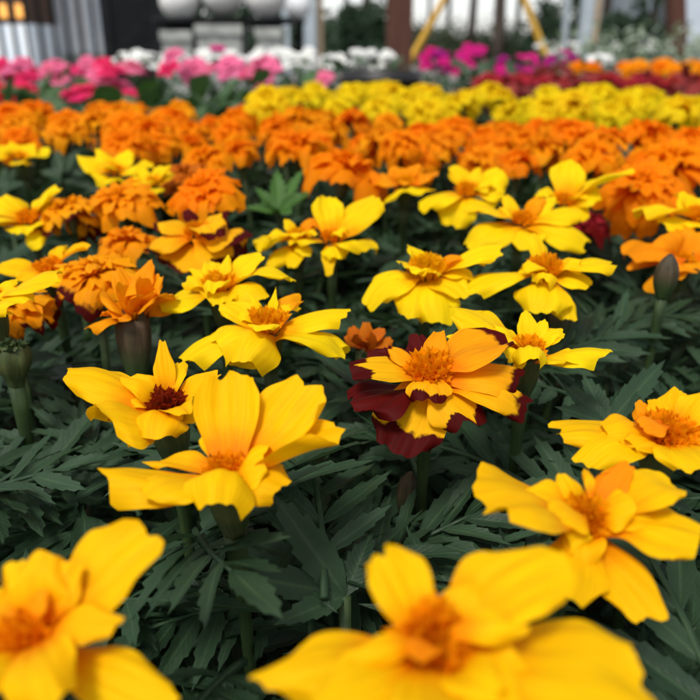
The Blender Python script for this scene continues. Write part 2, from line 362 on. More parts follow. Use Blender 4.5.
def hero(name, label, cat_group, cx, cy, petals, z=.254, tilt=12, col='gold', tuft=(.0065, .009, 34, 'tuft'), lean=(0, 0), sc=1.0, brown=False, seed=0, drop=.004, tside=0, depth=None, spread=.75):
    rng = np.random.default_rng(1000 + seed)
    d = depth or depth_at(cx, cy, z)
    c = P(cx, cy, d)
    n = nrm([math.sin(math.radians(tside)), -math.sin(math.radians(tilt)), math.cos(math.radians(tilt))])
    base = c - n * drop
    root = thing(name, label, 'flower', (c[0] + lean[0], c[1] + lean[1] + .004, 0), cat_group)
    off = np.array(root.location)
    for i, pt in enumerate(petals):
        tx, ty, w = pt[:3]; o = dict(pt[3]) if len(pt) > 3 else {}
        r = ray(tx, ty); k = n @ r
        lat = math.hypot(tx - cx, ty - cy) * d / FPX
        if 'dz' in o: dz = o['dz'] * .028
        else:
            dz = (n @ (c - CAM)) / k - d if abs(k) > 1e-4 else 0
            lim = math.sqrt(max(.03 ** 2 - lat ** 2, (.25 * lat) ** 2)); dz = float(np.clip(dz, -lim, lim))
        tip = P(tx, ty, d + dz)
        b = base + nrm(tip - base) * .0025 - n * (.0012 * (i % 3)) + n * o.get('lift', 0) * .01
        ax = tip - b; L = np.linalg.norm(ax)
        up = n.copy()
        if abs(nrm(ax) @ up) > .93: up = nrm(-FW + .2 * n)
        y = nrm(ax); x = nrm(np.cross(y, up)); zv = np.cross(x, y)
        roll = math.radians(o.get('roll', 0)); up2 = zv * math.cos(roll) + x * math.sin(roll)
        x = nrm(np.cross(y, up2))
        v = nrm(r); xi = x - v * (x @ v); ai = y - v * (y @ v)
        ai = nrm(ai) if np.linalg.norm(ai) > .1 else np.zeros(3); fac = np.linalg.norm(xi - ai * (xi @ ai))
        Wd = 1.13 * w * d / FPX / max(.5, fac)
        g, uv = petal_grid(L * 1.02, Wd, 16, 26, rng, bow=o.get('bow', rng.uniform(.03, .10)), cup=o.get('cup', rng.uniform(-.16, .06)),
                           curl=o.get('curl', rng.uniform(0, .07)), ruff=o.get('ruff', rng.uniform(.045, .09)),
                           claw=o.get('claw', .42), notch=o.get('notch', rng.uniform(0, .08)), tipr=o.get('tipr', rng.uniform(.18, .30)),
                           bend=o.get('bend', rng.uniform(-.03, .03)), point=o.get('point', 0), edge=o.get('edge'), taper=o.get('taper', .22))
        m = MB(); m.grid(place_grid(g, b, ax, up2), uv)
        m.build('petal', M[o.get('c', col)], root, off)
    if name == YM and tuft:                       # short inner petals curling round the eye
        for i in range(int(rng.integers(2, 5))):
            th = rng.uniform(0, 6.28); e = math.radians(rng.uniform(22, 58)); a0 = nrm(np.cross(n, [0.3, 1, .2])); b0 = np.cross(n, a0)
            lat = math.cos(th) * a0 + math.sin(th) * b0; L = rng.uniform(.009, .0145)
            g, uv = petal_grid(L, L * rng.uniform(.55, .85), 10, 14, rng, bow=.10, cup=rng.uniform(-.1, .2), curl=rng.uniform(.05, .3), ruff=.08, claw=.5, notch=.12)
            m = MB(); m.grid(place_grid(g, base + lat * tuft[0] * .38, lat * math.cos(e) + n * math.sin(e), n), uv)
            m.build('petal', M[col if rng.random() < .85 else 'amber'], root, off)
    if tuft:
        m = MB(); tuft_mesh(m, base + n * .0005, n, tuft[0] * .70, tuft[1] * .68, int(tuft[2] * .85), rng, spread * .6, .00112)
        m.build('centre', M[tuft[3]], root, off)
    calyx_stem(root, off, base - n * .0005, n, sc, rng, brown=brown)
    return root

B = lambda **k: k
YM, TM, OM = 'yellow_marigold', 'two_tone_marigold', 'orange_marigold'
GY = 'yellow single marigolds in the bed'
# every flower: pixel centre, then petals (tip x, tip y, width, options)
hero(YM, 'golden marigold with two tall upright petals on a thick bare stalk', GY, 226, 463, [
    (229, 374, 60, B(dz=.35, cup=.06, ruff=.04, curl=.03, claw=.55, tipr=.07, notch=.05, bow=-.02, edge=(0, .05), taper=.10)),
    (311, 384, 58, B(dz=.3, cup=.10, claw=.38, tipr=.10, bow=-.03, edge=(0, .1), taper=.14, notch=.04)),
    (339, 429, 38, B(dz=.1, cup=.22, roll=-10, curl=.02, edge=(.1, .25))),
    (285, 481, 40, B(dz=-.15, cup=-.2, bow=.14)),
    (146, 461, 20, B(dz=.35, cup=.25, roll=20)),
    (102, 469, 36, B(dz=-.1, cup=-.16, bow=.03, roll=25, curl=.03)),
    (141, 486, 34, B(dz=-.3, cup=-.16, bow=.05, roll=22, edge=(0, 0), taper=.1)),
    (215, 500, 54, B(dz=-.5, cup=-.24, bow=.28, lift=.2)),
    (266, 452, 28, B(dz=-.1, cup=-.15, bow=.08, lift=.25, edge=(0, 0))),
], seed=1, lean=(.006, 0), sc=1.12, tilt=14)
hero(YM, 'golden marigold with a dark red-brown eye and long petals swept to one side', GY, 165, 399, [
    (68, 365, 30, B(dz=.05, roll=15, cup=-.12, bow=.05, point=.1)),
    (99, 402, 38, B(dz=-.4, roll=15, cup=-.14, bow=-.04)),
    (162, 340, 19, B(dz=.15, cup=.1, point=.2)),
    (182, 362, 20, B(dz=.25, cup=.2, bow=.15)),
    (216, 370, 15, B(dz=.05, cup=.1, claw=.5)),
    (197, 413, 17, B(dz=-.05)),
    (152, 434, 44, B(dz=-.45, bow=.22, cup=-.2)),
    (112, 420, 30, B(dz=-.35, bow=.05, cup=-.1)),
], seed=2, tuft=(.0062, .0105, 34, 'tuft_dark'), tilt=14, sc=1.15)
hero(YM, 'golden marigold with a tall spiky centre, between the dark-eyed and the two-toned blooms', GY, 268, 318, [
    (181, 357, 30, B(dz=-.05, roll=15, bow=.10, cup=-.1, claw=.3)),
    (216, 343, 30, B(dz=-.35, bow=.16, cup=-.2)),
    (222, 304, 22, B(dz=.25, cup=.15)),
    (236, 362, 42, B(dz=-.6, bow=.20, cup=-.2, claw=.42)),
    (347, 309, 22, B(dz=.1, roll=-15, cup=-.1)),
    (348, 342, 34, B(dz=-.2, roll=-20, cup=-.15, bow=.10, curl=.10, notch=.12)),
    (298, 304, 10, B(dz=.2, bow=.25)), (275, 288, 9, B(dz=.05, point=.4)), (250, 293, 8, B(dz=.05, point=.3)),
], seed=3, col='lemon', tuft=(.0085, .0135, 34, 'tuft_y'), lean=(.003, 0), tilt=8)
hero(TM, 'yellow and orange marigold with velvety maroon petals and maroon blotched tips', 'two-toned marigolds', 430, 366, [
    (415, 334, 28, B(dz=.35, c='maroon', cup=.1)), (440, 329, 22, B(dz=.3, c='amber', cup=.12)),
    (370, 350, 24, B(dz=.25, c='maroon')), (350, 366, 26, B(dz=-.05, c='spots', roll=12, cup=-.1)),
    (349, 399, 40, B(dz=-.05, c='maroon', roll=14, cup=-.04, claw=.3, lift=-.12, bow=.0)), (394, 451, 66, B(dz=-.22, c='front', cup=-.06, claw=.62, bow=.02, lift=.22, edge=(0, 0), curl=.0, taper=.1, tipr=.2)),
    (478, 424, 46, B(dz=-.30, c='spots', cup=-.10, bow=.04, edge=(0, 0), taper=.08, lift=.1, notch=.12, curl=.02)), (430, 402, 40, B(dz=-.35, c='spots', cup=-.06, bow=.10, lift=.32, edge=(0, 0), taper=.08, notch=.14, curl=.02)),
    (530, 403, 28, B(dz=-.15, c='goldtip', roll=-10, bow=.12, cup=-.12)), (522, 371, 30, B(dz=.05, c='goldtip', roll=-15, cup=-.1)),
    (508, 337, 40, B(dz=.2, c='ambertip', roll=-25, cup=.08, claw=.45, lift=.15)),
    (388, 345, 14, B(dz=.1, c='ambertip', lift=.3)),
], seed=4, tuft=(.0095, .0125, 52, 'tuft'), tilt=14, sc=1.0, lean=(.002, 0))
hero(YM, 'lemon marigold with a cup-like front rim, half hidden behind the two-toned bloom', GY, 529, 342, [
    (451, 307, 28, B(dz=.1, roll=-5, cup=-.12, claw=.4, point=.1)), (449, 338, 12, B(dz=-.05)), (526, 311, 20, B(dz=.2, cup=.1)), (545, 320, 16, B(dz=.15)),
    (563, 331, 18, B(dz=.1, cup=.2, bow=.1)), (609, 347, 28, B(dz=-.1, roll=-25, cup=-.15, curl=.06, bow=.02)), (516, 369, 10, B(dz=-.3)),
    (531, 356, 30, B(dz=-.55, bow=.2, cup=-.2)), (580, 360, 18, B(dz=-.3))
], seed=5, col='lemon', tuft=(.0075, .0095, 36, 'tuft'), tilt=8)
hero(YM, 'full golden marigold with a wide orange centre, cut off by the picture edge', GY, 670, 427, [
    (554, 427, 34, B(dz=.05, roll=20, cup=-.12, claw=.5)), (609, 427, 28, B(dz=-.15, cup=-.15, bow=.12)), (640, 401, 20, B(dz=.25, c='amber')),
    (680, 389, 34, B(dz=.35, cup=.1)), (712, 390, 30, B(dz=.3)), (581, 455, 26, B(dz=-.35, roll=12, bow=.12, cup=-.1, claw=.3)),
    (708, 470, 42, B(dz=-.5, bow=.12)), (735, 430, 40, B(dz=0)), (655, 398, 22, B(dz=.3, lift=.3)), (640, 425, 18, B(dz=-.2, lift=.4, c='amber'))
], seed=6, tuft=(.0105, .0105, 56, 'tuft'), tilt=14)
hero(YM, 'big golden marigold with one long petal hanging forward, above the lower corner of the bed', GY, 590, 510, [
    (481, 484, 82, B(dz=.05, roll=38, cup=-.03, claw=.42, notch=.10, bow=.05, edge=(0, 0), taper=.06, tipr=.2)), (562, 474, 22, B(dz=.2, roll=10)),
    (630, 463, 30, B(dz=.3, c='amber', cup=.1)), (674, 476, 54, B(dz=.25, roll=-25, cup=.05, edge=(0, 0), taper=.1)), (700, 535, 48, B(dz=-.1, roll=-25, cup=-.1, bow=.12)),
    (657, 620, 46, B(dz=-.45, cup=-.10, claw=.5, bow=.05, edge=(0, 0), taper=.1, curl=.0)), (566, 598, 60, B(dz=-.5, cup=-.1, claw=.5)),
    (556, 513, 28, B(dz=-.3, bow=.07, cup=-.1, lift=.3, edge=(0, 0))), (633, 502, 34, B(dz=-.15, bow=.07, cup=-.1, lift=.3, edge=(0, 0))), (588, 468, 9, B(dz=.05, lift=.4, curl=.3)),
], seed=7, tuft=(.006, .010, 26, 'tuft'), tilt=22)
hero(YM, 'large blurred yellow marigold closest to the viewer, at the bottom edge', GY, 434, 640, [
    (383, 548, 56, B(dz=.2, roll=0, cup=.08, claw=.6, tipr=.12, notch=.12)), (562, 555, 78, B(dz=.2, roll=-25, cup=.05, claw=.5, edge=(0, 0), taper=.08)),
    (258, 672, 56, B(dz=-.05, roll=25, cup=-.08, claw=.6, point=.3)), (349, 658, 24, B(dz=-.2, lift=.3, bow=.12)), (325, 700, 56, B(dz=-.45, cup=-.1)),
    (644, 668, 78, B(dz=-.15, roll=-25, cup=-.08, claw=.5, tipr=.14, edge=(0, 0), taper=.06)), (526, 627, 28, B(dz=-.1, lift=.4, bow=.15)), (410, 735, 64, B(dz=-.7)), (520, 740, 64, B(dz=-.6)),
    (414, 658, 24, B(dz=-.35, lift=.3, bow=.08, c='amber', edge=(0, 0))),
], seed=8, col='gold', tuft=(.0085, .011, 34, 'tuft'), tilt=24, z=.262)
hero(YM, 'golden marigold in the bottom corner with one broad petal raised behind it', GY, 32, 632, [
    (153, 531, 68, B(dz=.25, roll=-5, cup=.04, claw=.5, notch=.08, edge=(0, 0), taper=.08)), (72, 562, 38, B(dz=.15, lift=.3)), (116, 622, 34, B(dz=-.15, lift=.4, bow=.12, cup=-.12)),
    (55, 700, 60, B(dz=-.55, bow=.15, lift=.2)), (175, 702, 52, B(dz=-.25, cup=-.1)), (12, 562, 44, B(dz=.25)), (-50, 600, 50, B(dz=.1)), (-30, 690, 50, B(dz=-.4)),
    (42, 590, 16, B(dz=0, lift=.5, c='amber')),
], seed=9, tuft=(.0075, .010, 28, 'tuft'), tilt=22)
hero(YM, 'lemon marigold with two erect square petals, beside the fresh green sprig', GY, 331, 232, [
    (326, 195, 29, B(dz=.2, cup=.1, claw=.55, tipr=.12)), (378, 197, 26, B(dz=.15, claw=.4, tipr=.15, notch=.08)), (374, 246, 30, B(dz=-.2, roll=-20, curl=.08, bow=.10)),
    (329, 275, 13, B(dz=-.35)), (288, 240, 22, B(dz=-.1, roll=15)), (338, 258, 22, B(dz=-.4, bow=.15))
], seed=10, col='lemon', tuft=(.0065, .009, 30, 'tuft'), lean=(.012, 0), z=.258, tilt=10)
hero(YM, 'small yellow marigold tucked against the one with two erect square petals', GY, 297, 231, [
    (255, 246, 30, B(dz=-.05, roll=20)), (268, 267, 13, B(dz=-.3)), (291, 266, 18, B(dz=-.4)), (308, 255, 15, B(dz=-.3)), (286, 219, 10, B(dz=.1)), (312, 222, 14, B(dz=.15))
], seed=11, col='lemon', tuft=(.0075, .0085, 30, 'tuft_y'), z=.258)
hero(YM, 'domed lemon marigold with all its petals drooping like a skirt', GY, 428, 258, [
    (366, 306, 22, B(dz=-.1, bow=.14, roll=12)), (378, 280, 18, B(dz=.1, bow=.12)), (409, 316, 36, B(dz=-.5, bow=.14, cup=-.15)), (442, 322, 42, B(dz=-.5, bow=.14, cup=-.12)),
    (464, 296, 24, B(dz=-.3, bow=.12)), (501, 245, 22, B(dz=0, roll=-15, bow=.06)), (474, 276, 14, B(dz=0)), (408, 268, 20, B(dz=-.3, lift=.1, bow=.1)), (432, 272, 16, B(dz=-.4, lift=.05, bow=.1))
], seed=12, col='lemon', tuft=(.0125, .0120, 70, 'tuft_y'), z=.262, tilt=10, drop=.007)
hero(YM, 'lemon marigold with a bushy orange centre and a broad bib-like front petal', GY, 547, 264, [
    (462, 287, 22, B(dz=-.1, roll=15, claw=.3)), (541, 311, 50, B(dz=-.5, bow=.14, cup=-.14)), (573, 319, 20, B(dz=-.3, bow=.1)), (613, 262, 26, B(dz=0, roll=-20)),
    (533, 234, 18, B(dz=.15)), (524, 272, 13, B(dz=-.2)), (590, 285, 18, B(dz=-.15))
], seed=13, col='lemon', tuft=(.0095, .0125, 48, 'tuft'), z=.260, brown=True, tilt=10)
hero(YM, 'star-shaped lemon marigold with flat spread petals and an orange-red eye', GY, 523, 214, [
    (465, 206, 24, B(dz=.05, roll=18)), (468, 243, 26, B(dz=-.3, bow=.10)), (529, 248, 34, B(dz=-.5, bow=.1)), (590, 242, 24, B(dz=-.25)), (580, 212, 20, B(dz=.05, roll=-12)),
    (554, 196, 16, B(dz=.2)), (505, 195, 13, B(dz=.2))
], seed=14, col='lemon', tuft=(.0085, .009, 36, 'tuft'), z=.264, tilt=16)
hero(YM, 'yellow marigold with one erect petal and one wing-like, before orange doubles', GY, 565, 195, [
    (570, 160, 32, B(dz=.2, claw=.5, tipr=.15)), (632, 171, 24, B(dz=.0, roll=-25, claw=.45)), (540, 193, 16, B(dz=0)), (586, 219, 15, B(dz=-.3)), (600, 192, 18, B(dz=-.1)), (566, 212, 16, B(dz=-.3))
], seed=15, col='lemon', tuft=(.0085, .0095, 30, 'tuft'), z=.266)
hero(YM, 'lemon marigold with broad drooping petals, behind the star-shaped one', GY, 468, 186, [
    (420, 207, 24, B(dz=-.1, roll=15, bow=.1)), (450, 224, 34, B(dz=-.4, bow=.12)), (502, 169, 24, B(dz=.1)), (505, 188, 18, B(dz=-.05)), (453, 164, 20, B(dz=.2)), (482, 208, 26, B(dz=-.4)), (478, 168, 14, B(dz=.2))
], seed=16, col='lemon', tuft=(.0095, .0105, 34, 'tuft_y'), z=.266)
hero(YM, 'small amber-yellow marigold seen side-on, its stalk showing against the orange bank', GY, 405, 177, [
    (373, 180, 18, B(dz=0)), (438, 172, 20, B(dz=0, roll=-15)), (413, 192, 24, B(dz=-.4, c='lemon')), (392, 166, 14, B(dz=.2)), (420, 165, 14, B(dz=.2))
], seed=17, col='amber', tuft=(.0085, .009, 26, 'tuft_y'), z=.268)
hero(YM, 'yellow marigold with boat-shaped petals at the picture edge, above the plain orange bloom', GY, 698, 210, [
    (637, 210, 26, B(dz=-.05, roll=20, cup=.1)), (664, 224, 18, B(dz=-.3)), (682, 192, 16, B(dz=.15)), (735, 205, 24), (702, 226, 24, B(dz=-.4))
], seed=18, col='lemon', tuft=(.0085, .0095, 30, 'tuft'), z=.264)
hero(OM, 'plain orange marigold with a few wide petals, just behind the tall brown bud', 'orange single marigolds', 686, 252, [
    (628, 250, 40, B(dz=-.05, roll=20, bow=.12)), (668, 232, 48, B(dz=.1)), (694, 229, 44, B(dz=.15)), (738, 250, 44, B(dz=0)), (700, 272, 40, B(dz=-.5, bow=.12)), (660, 262, 26, B(dz=-.4, bow=.12))
], seed=19, col='amber', tuft=(.007, .007, 22, 'tuft'), z=.249)
hero(YM, 'bright lemon marigold with a ragged centre and petals reaching sideways, below the red-edged bloom', GY, 219, 280, [
    (157, 307, 28, B(dz=-.1, roll=15, claw=.32)), (224, 301, 38, B(dz=-.5, bow=.12)), (291, 272, 20, B(dz=-.1, roll=-15, bow=.14, curl=.1)), (261, 253, 20, B(dz=.15)),
    (188, 278, 15, B(dz=.1)), (228, 256, 12, B(dz=.2)), (190, 268, 10, B(dz=.2)), (262, 294, 22, B(dz=-.4, bow=.12))
], seed=20, col='lemon', tuft=(.010, .0115, 26, 'tuft_y'), z=.258)
hero(TM, 'yellow marigold with red-edged petals and a wide orange centre', 'two-toned marigolds', 197, 226, [
    (142, 246, 22, B(dz=-.05, c='goldtip', roll=12)), (156, 222, 18, B(dz=.1, c='goldtip')), (167, 264, 42, B(dz=-.12, c='goldtip', bow=.03, edge=(0, 0), taper=.1)), (237, 258, 46, B(dz=-.12, c='spots', bow=.03, edge=(0, 0), taper=.1)),
    (248, 234, 30, B(dz=-.1, c='band', roll=-15)), (226, 210, 16, B(dz=.2, c='band')), (186, 209, 14, B(dz=.2, c='maroon')), (218, 236, 20, B(dz=-.4, c='spots', lift=.4, bow=.2))
], seed=21, col='amber', tuft=(.0105, .0095, 46, 'tuft'), z=.262)
hero(YM, 'yellow marigold with one petal raised and one hanging straight down', GY, 27, 213, [
    (2, 196, 26, B(dz=.15)), (59, 187, 16, B(dz=.1, roll=-10)), (39, 247, 18, B(dz=-.3)), (-12, 222, 26, B(dz=-.05, roll=15)), (22, 232, 24, B(dz=-.4)), (-20, 208, 20)
], seed=22, col='lemon', tuft=(.010, .010, 30, 'tuft'), z=.260)
hero(YM, 'orange-centred yellow marigold with low flat petals, above the long pale petal at the edge', GY, 47, 262, [
    (87, 243, 17, B(dz=.1, roll=-10)), (108, 261, 18, B(dz=0)), (-6, 266, 18, B(dz=0)), (20, 280, 18, B(dz=-.3)), (70, 277, 20, B(dz=-.3)), (60, 247, 10, B(dz=.2))
], seed=23, col='gold', tuft=(.0095, .0095, 28, 'tuft'), z=.256)
hero(YM, 'pale yellow marigold mostly outside the picture, one long smooth petal reaching in', GY, -14, 292, [
    (58, 274, 30, B(dz=0, roll=-15, cup=-.12, bow=.08)), (20, 300, 26, B(dz=-.4)), (-60, 280, 26), (-30, 315, 30, B(dz=-.5))
], seed=24, col='lemon', tuft=(.0085, .0095, 26, 'tuft'), z=.262)
hero(OM, 'orange marigold seen from the side with a long purple-brown calyx', 'orange single marigolds', 131, 306, [
    (85, 329, 22, B(dz=-.15, roll=15, bow=.08)), (171, 291, 24, B(dz=-.1, roll=-20)), (101, 291, 20, B(dz=-.25)), (118, 268, 20, B(dz=.1)), (149, 259, 20, B(dz=.2)),
    (160, 275, 18, B(dz=.1)), (139, 276, 24, B(dz=-.3)), (121, 282, 18, B(dz=-.35)), (150, 290, 20, B(dz=-.35)), (108, 312, 18, B(dz=-.3))
], seed=25, col='amber', tuft=(.006, .012, 18, 'tuft'), sc=1.4, brown=True, z=.252, tilt=-4)
hero(OM, 'small withered rusty orange bloom hiding beside the maroon petals', 'orange single marigolds', 366, 342, [
    (346, 335, 12), (352, 326, 13, B(dz=.1)), (366, 322, 14, B(dz=.1)), (382, 328, 14, B(dz=.1)), (391, 338, 14), (372, 333, 12, B(dz=-.3)), (358, 334, 12, B(dz=-.3))
], seed=26, col='rust', tuft=None, sc=.9, z=.240)
hero(YM, 'yellow marigold with thin star-like petals among the orange doubles, behind the rusty one', GY, 113, 166, [
    (80, 155, 16, B(dz=.1)), (152, 164, 18, B(dz=0)), (112, 181, 18, B(dz=-.4)), (98, 148, 12, B(dz=.2)), (130, 150, 14, B(dz=.2)), (90, 174, 14, B(dz=-.2))
], seed=27, col='lemon', tuft=(.008, .0085, 18, 'tuft_y'), z=.272)
hero(YM, 'second small yellow marigold beside the thin star-like one', GY, 152, 178, [
    (128, 180, 15), (172, 172, 15), (152, 192, 16, B(dz=-.4)), (160, 165, 12, B(dz=.2)), (140, 167, 12, B(dz=.2))
], seed=28, col='lemon', tuft=(.007, .008, 14, 'tuft_y'), z=.268)
hero(YM, 'yellow marigold half sunk among the oranges at the picture edge', GY, 18, 152, [
    (-6, 150, 16), (48, 152, 18), (20, 164, 18, B(dz=-.4)), (10, 142, 12, B(dz=.2)), (34, 143, 12, B(dz=.2))
], seed=29, col='lemon', tuft=(.008, .008, 14, 'tuft_y'), z=.270)

# ------------------------------------------------------------------ buds
def bud(label, px, py, z, sc, spent=False, name='marigold_bud', seed=0):
    rng = np.random.default_rng(seed + 50)
    d = depth_at(px, py, z); c = P(px, py, d)
    root = thing(name, label, 'flower bud', (c[0] + .002, c[1] + .004, 0), 'marigold buds')
    off = np.array(root.location); n = nrm([.03, -.05, 1])
    m = MB(); q = np.linspace(0, 1, 12)
    if spent: r = np.array([4.2, 5.0, 5.6, 5.9, 5.9, 5.6, 5.1, 4.4, 3.6, 3.0, 2.6, 2.3]) * .00085 * sc; H = .014 * sc
    else: r = np.array([.9, 2.6, 3.8, 4.6, 5.1, 5.3, 5.3, 5.1, 4.6, 3.9, 3.1, 2.5]) * .0009 * sc; H = .021 * sc
    path = [c + n * H * (.5 - k) for k in q]
    tube(m, path, r, 30, 6, .09); m.build('bud_body', M['calyx_brown' if not spent else 'calyx'], root, off)
    if spent:
        m = MB(); tuft_mesh(m, c + n * H * .5 - n * .001, n, .006 * sc, .0035 * sc, 16, rng, .3, .0009); m.build('dry_tip', M['calyx_brown'], root, off)
    s = MB(); p0 = path[-1] + n * .0006; k = np.linspace(0, 1, 12); ctrl = p0 - n * .05; foot = np.array([off[0], off[1], -.004])
    pts = [(1 - u) ** 2 * p0 + 2 * u * (1 - u) * ctrl + u * u * foot for u in k]
    tube(s, pts, np.interp(k, [0, .1, .3, 1], [.0024 * sc, .0022 * sc, .0015, .0022]), 10, 5, .07); s.build('stem', M['stem'], root, off)
bud('spent green marigold head without petals, dry brown tip, at the picture edge', 14, 366, .240, 1.15, True, 'marigold_seed_head', 1)
bud('tall closed brown-purple bud in front of the plain orange bloom', 666, 277, .253, .92, seed=2)
bud('small brown bud low in the shade under the two-toned bloom', 409, 496, .200, .9, seed=3)
bud('dark closed bud directly under the bib-fronted lemon bloom', 560, 318, .238, 1.0, seed=4)

# ------------------------------------------------------------------ double (ruffled) marigolds
def double_template(rng, layers, nu=6, nv=8):
    out = []
    for (cnt, L, Wd, el, h, bow) in layers:
        m = MB()
        for i in range(cnt):
            th = 2 * math.pi * (i + rng.uniform(-.3, .3)) / cnt; e = math.radians(el + rng.uniform(-20, 20))
            lat = np.array([math.cos(th), math.sin(th), 0]); ax = lat * math.cos(e) + np.array([0, 0, math.sin(e)])
            up = np.array([0, 0, 1.0]) if el < 60 else -lat
            g, uv = petal_grid(L * rng.uniform(.85, 1.15), Wd * rng.uniform(.85, 1.15), nu, nv, rng, bow=bow, cup=rng.uniform(-.1, .15), curl=rng.uniform(.08, .35), ruff=rng.uniform(.10, .26), claw=.42, notch=.10, tipr=.24, edge=rng.uniform(-.3, .3, 2), taper=.12)
            m.grid(place_grid(g, lat * .003 + np.array([0, 0, h]), ax, up), uv)
        out.append(m)
    return out
def merge(ms):
    o = MB()
    for m in ms:
        v, f, uv = m.arrays(); o.add(v, f, uv)
    return o
LAY = [[(9, .0285, .0185, -10, -.001, .12), (11, .0230, .0130, 10, .001, .12), (14, .0175, .0085, 30, .003, .10), (16, .0140, .0062, 52, .004, .08), (12, .0112, .0050, 74, .005, .06)],
       [(8, .0290, .0205, -18, -.001, .14), (12, .0240, .0125, 2, .001, .14), (15, .0190, .0088, 24, .003, .12), (16, .0150, .0064, 46, .004, .1), (13, .0118, .0052, 70, .005, .08)],
       [(8, .0275, .0210, 0, -.001, .10), (12, .0205, .0100, 20, .001, .10), (18, .0155, .0068, 42, .003, .08), (16, .0122, .0050, 64, .004, .06), (9, .0105, .0045, 80, .005, .05)]]
DT = []
for k in range(6):
    rng = np.random.default_rng(300 + k)
    L = double_template(rng, LAY[k % 3])
    outer = L[0]; crest = merge(L[1:])
    cs = MB(); q = np.linspace(0, 1, 8); tube(cs, [np.array([0, 0, -.001 - .017 * u]) for u in q], np.array([4.4, 4.9, 5.1, 5.0, 4.5, 3.7, 3.0, 2.4]) * .00088, 12, 6, .05)
    st = MB(); tube(st, [np.array([.004 * math.sin(2 * u), .003 * u, -.0175 - .255 * u]) for u in np.linspace(0, 1, 7)], np.interp(np.linspace(0, 1, 7), [0, .2, 1], [.0024, .0018, .0026]), 8)
    DT.append((outer.mesh('ray_frill', None), crest.mesh('crest', None), cs.mesh('calyx', M['calyx']), st.mesh('stem', M['stem'])))
TINT = {}
def tinted(me, key, col):
    if (key, col) not in TINT:
        c = me.copy(); c.materials.clear(); c.materials.append(M[col]); TINT[(key, col)] = c
    return TINT[(key, col)]
prng = random.Random(5)
placed = []
def double(name, label, group, c, scale, col, tilt=None, col2=None, flat=1.0):
    k = prng.randrange(6); o, cr, cx, st = DT[k]
    root = thing(name, label, 'flower', tuple(c), group)
    tx = prng.uniform(-.12, .25) if tilt is None else tilt
    root.rotation_euler = (tx, prng.uniform(-.2, .2), prng.uniform(0, 6.28) if tilt is None else prng.uniform(-.4, .4))
    if tilt is None: root.rotation_euler = (prng.uniform(-.18, .38), prng.uniform(-.3, .3), prng.uniform(0, 6.28))
    root.scale = (scale, scale, scale * flat)
    for me in (tinted(o, ('o', k), col), tinted(cr, ('c', k), col2 or col), cx, st):
        q = link(bpy.data.objects.new(me.name.split('.')[0], me), root)
        if me is st: q.scale = (.85 / scale, .85 / scale, 1)
    placed.append(np.array(c)); return root
GO = 'double orange marigolds'
for (px, py, w, z, col, lab) in [
    (71, 215, 62, .258, 'ambertip', 'amber double marigold with dark red petal tips, hugging the one with a hanging petal'),
    (98, 281, 86, .252, 'ambertip', 'many-petalled amber marigold right behind the side-on orange bloom'),
    (8, 312, 88, .245, 'ambertip', 'amber double marigold at the picture edge above the spent green head'),
    (122, 204, 70, .262, 'amber', 'loose orange double marigold with a dark shaded underside, below the thin star-like yellow one'),
    (205, 194, 72, .268, 'orange', 'flat deep orange double marigold just behind the red-edged bloom'),
    (642, 190, 84, .264, 'orange', 'deep orange double marigold with hanging petals, behind the yellow one with a wing-like petal'),
    (673, 166, 82, .268, 'orange', 'round deep orange double marigold above the yellow one with boat-shaped petals'),
    (186, 180, 56, .262, 'rust', 'brownish rust-coloured marigold low between the orange ones'),
    (346, 174, 84, .268, 'orange', 'wide orange double marigold directly behind the two erect square petals'),
    (150, 300, 0, 0, '', ''),
]:
    if not w: continue
    d = depth_at(px, py, z); double(OM if col != 'rust' else OM, lab, GO, P(px, py, d), w * d / FPX / .052, col, flat=.9, col2='amber' if col == 'ambertip' else None)
double(OM, 'tiny low orange marigold under the loose orange double', GO, P(128, 245, depth_at(128, 245, .250)), .55, 'amber')
double(OM, 'little dark red marigold deep among the stalks behind the bib-fronted lemon bloom', GO, P(588, 226, depth_at(588, 226, .240)), .5, 'crimson')

def ymax(x):
    return float(np.interp(x, [0, 60, 170, 240, 320, 420, 520, 700], [146, 146, 168, 168, 172, 160, 168, 166]))
HERO_PX = [proj(o.matrix_world.translation)[:2] for o in []]
yy = .50; row = 0
while yy < 1.12:
    sp = .034 + .006 * prng.random(); xx = -.75 + (row % 2) * sp * .5
    while xx < .75:
        z = .264 + .010 * min(1, (yy - .5) / .4) + prng.uniform(-.013, .011)
        c = np.array([xx + prng.uniform(-.012, .012), yy + prng.uniform(-.012, .012), z])
        px, py, d = proj(c); xx += sp
        if py > ymax(px) or px < -60 or px > 790: continue
        if py < np.interp(px, [0, 225, 330, 440, 700], [110, 111, 118, 126, 132]): continue
        if abs(px - 278) < 32 and py > 148: continue
        if any(np.linalg.norm(q - c) < .028 for q in placed): continue
        if prng.random() < .20: continue
        if abs(px - 62) < 24 and 135 < py: continue
        far = d > .66
        if px < 225: lab = 'ruffled orange marigold in the far rows, before the pink begonias' if far else 'ruffled orange marigold in the rows behind the thin star-like yellow blooms'
        elif px < 440: lab = 'ruffled orange marigold in the far rows, below the brown post and clear yellow band' if far else 'ruffled orange marigold in the rows behind the fresh green sprig and erect lemon petals'
        else: lab = 'ruffled orange marigold in the far rows, below the long clear yellow band' if far else 'ruffled orange marigold in the rows behind the star-shaped and wing-petalled yellow blooms'
        col = 'orange' if prng.random() < .8 else 'amber'
        if d > .74 and prng.random() < .5: col = 'amber'
        double(OM, lab, lab[:8] + lab[15:], c, prng.uniform(.56, .80), col)
    yy += .031; row += 1
GB = 'clear yellow double marigolds in the band'
yy = .68; row = 0
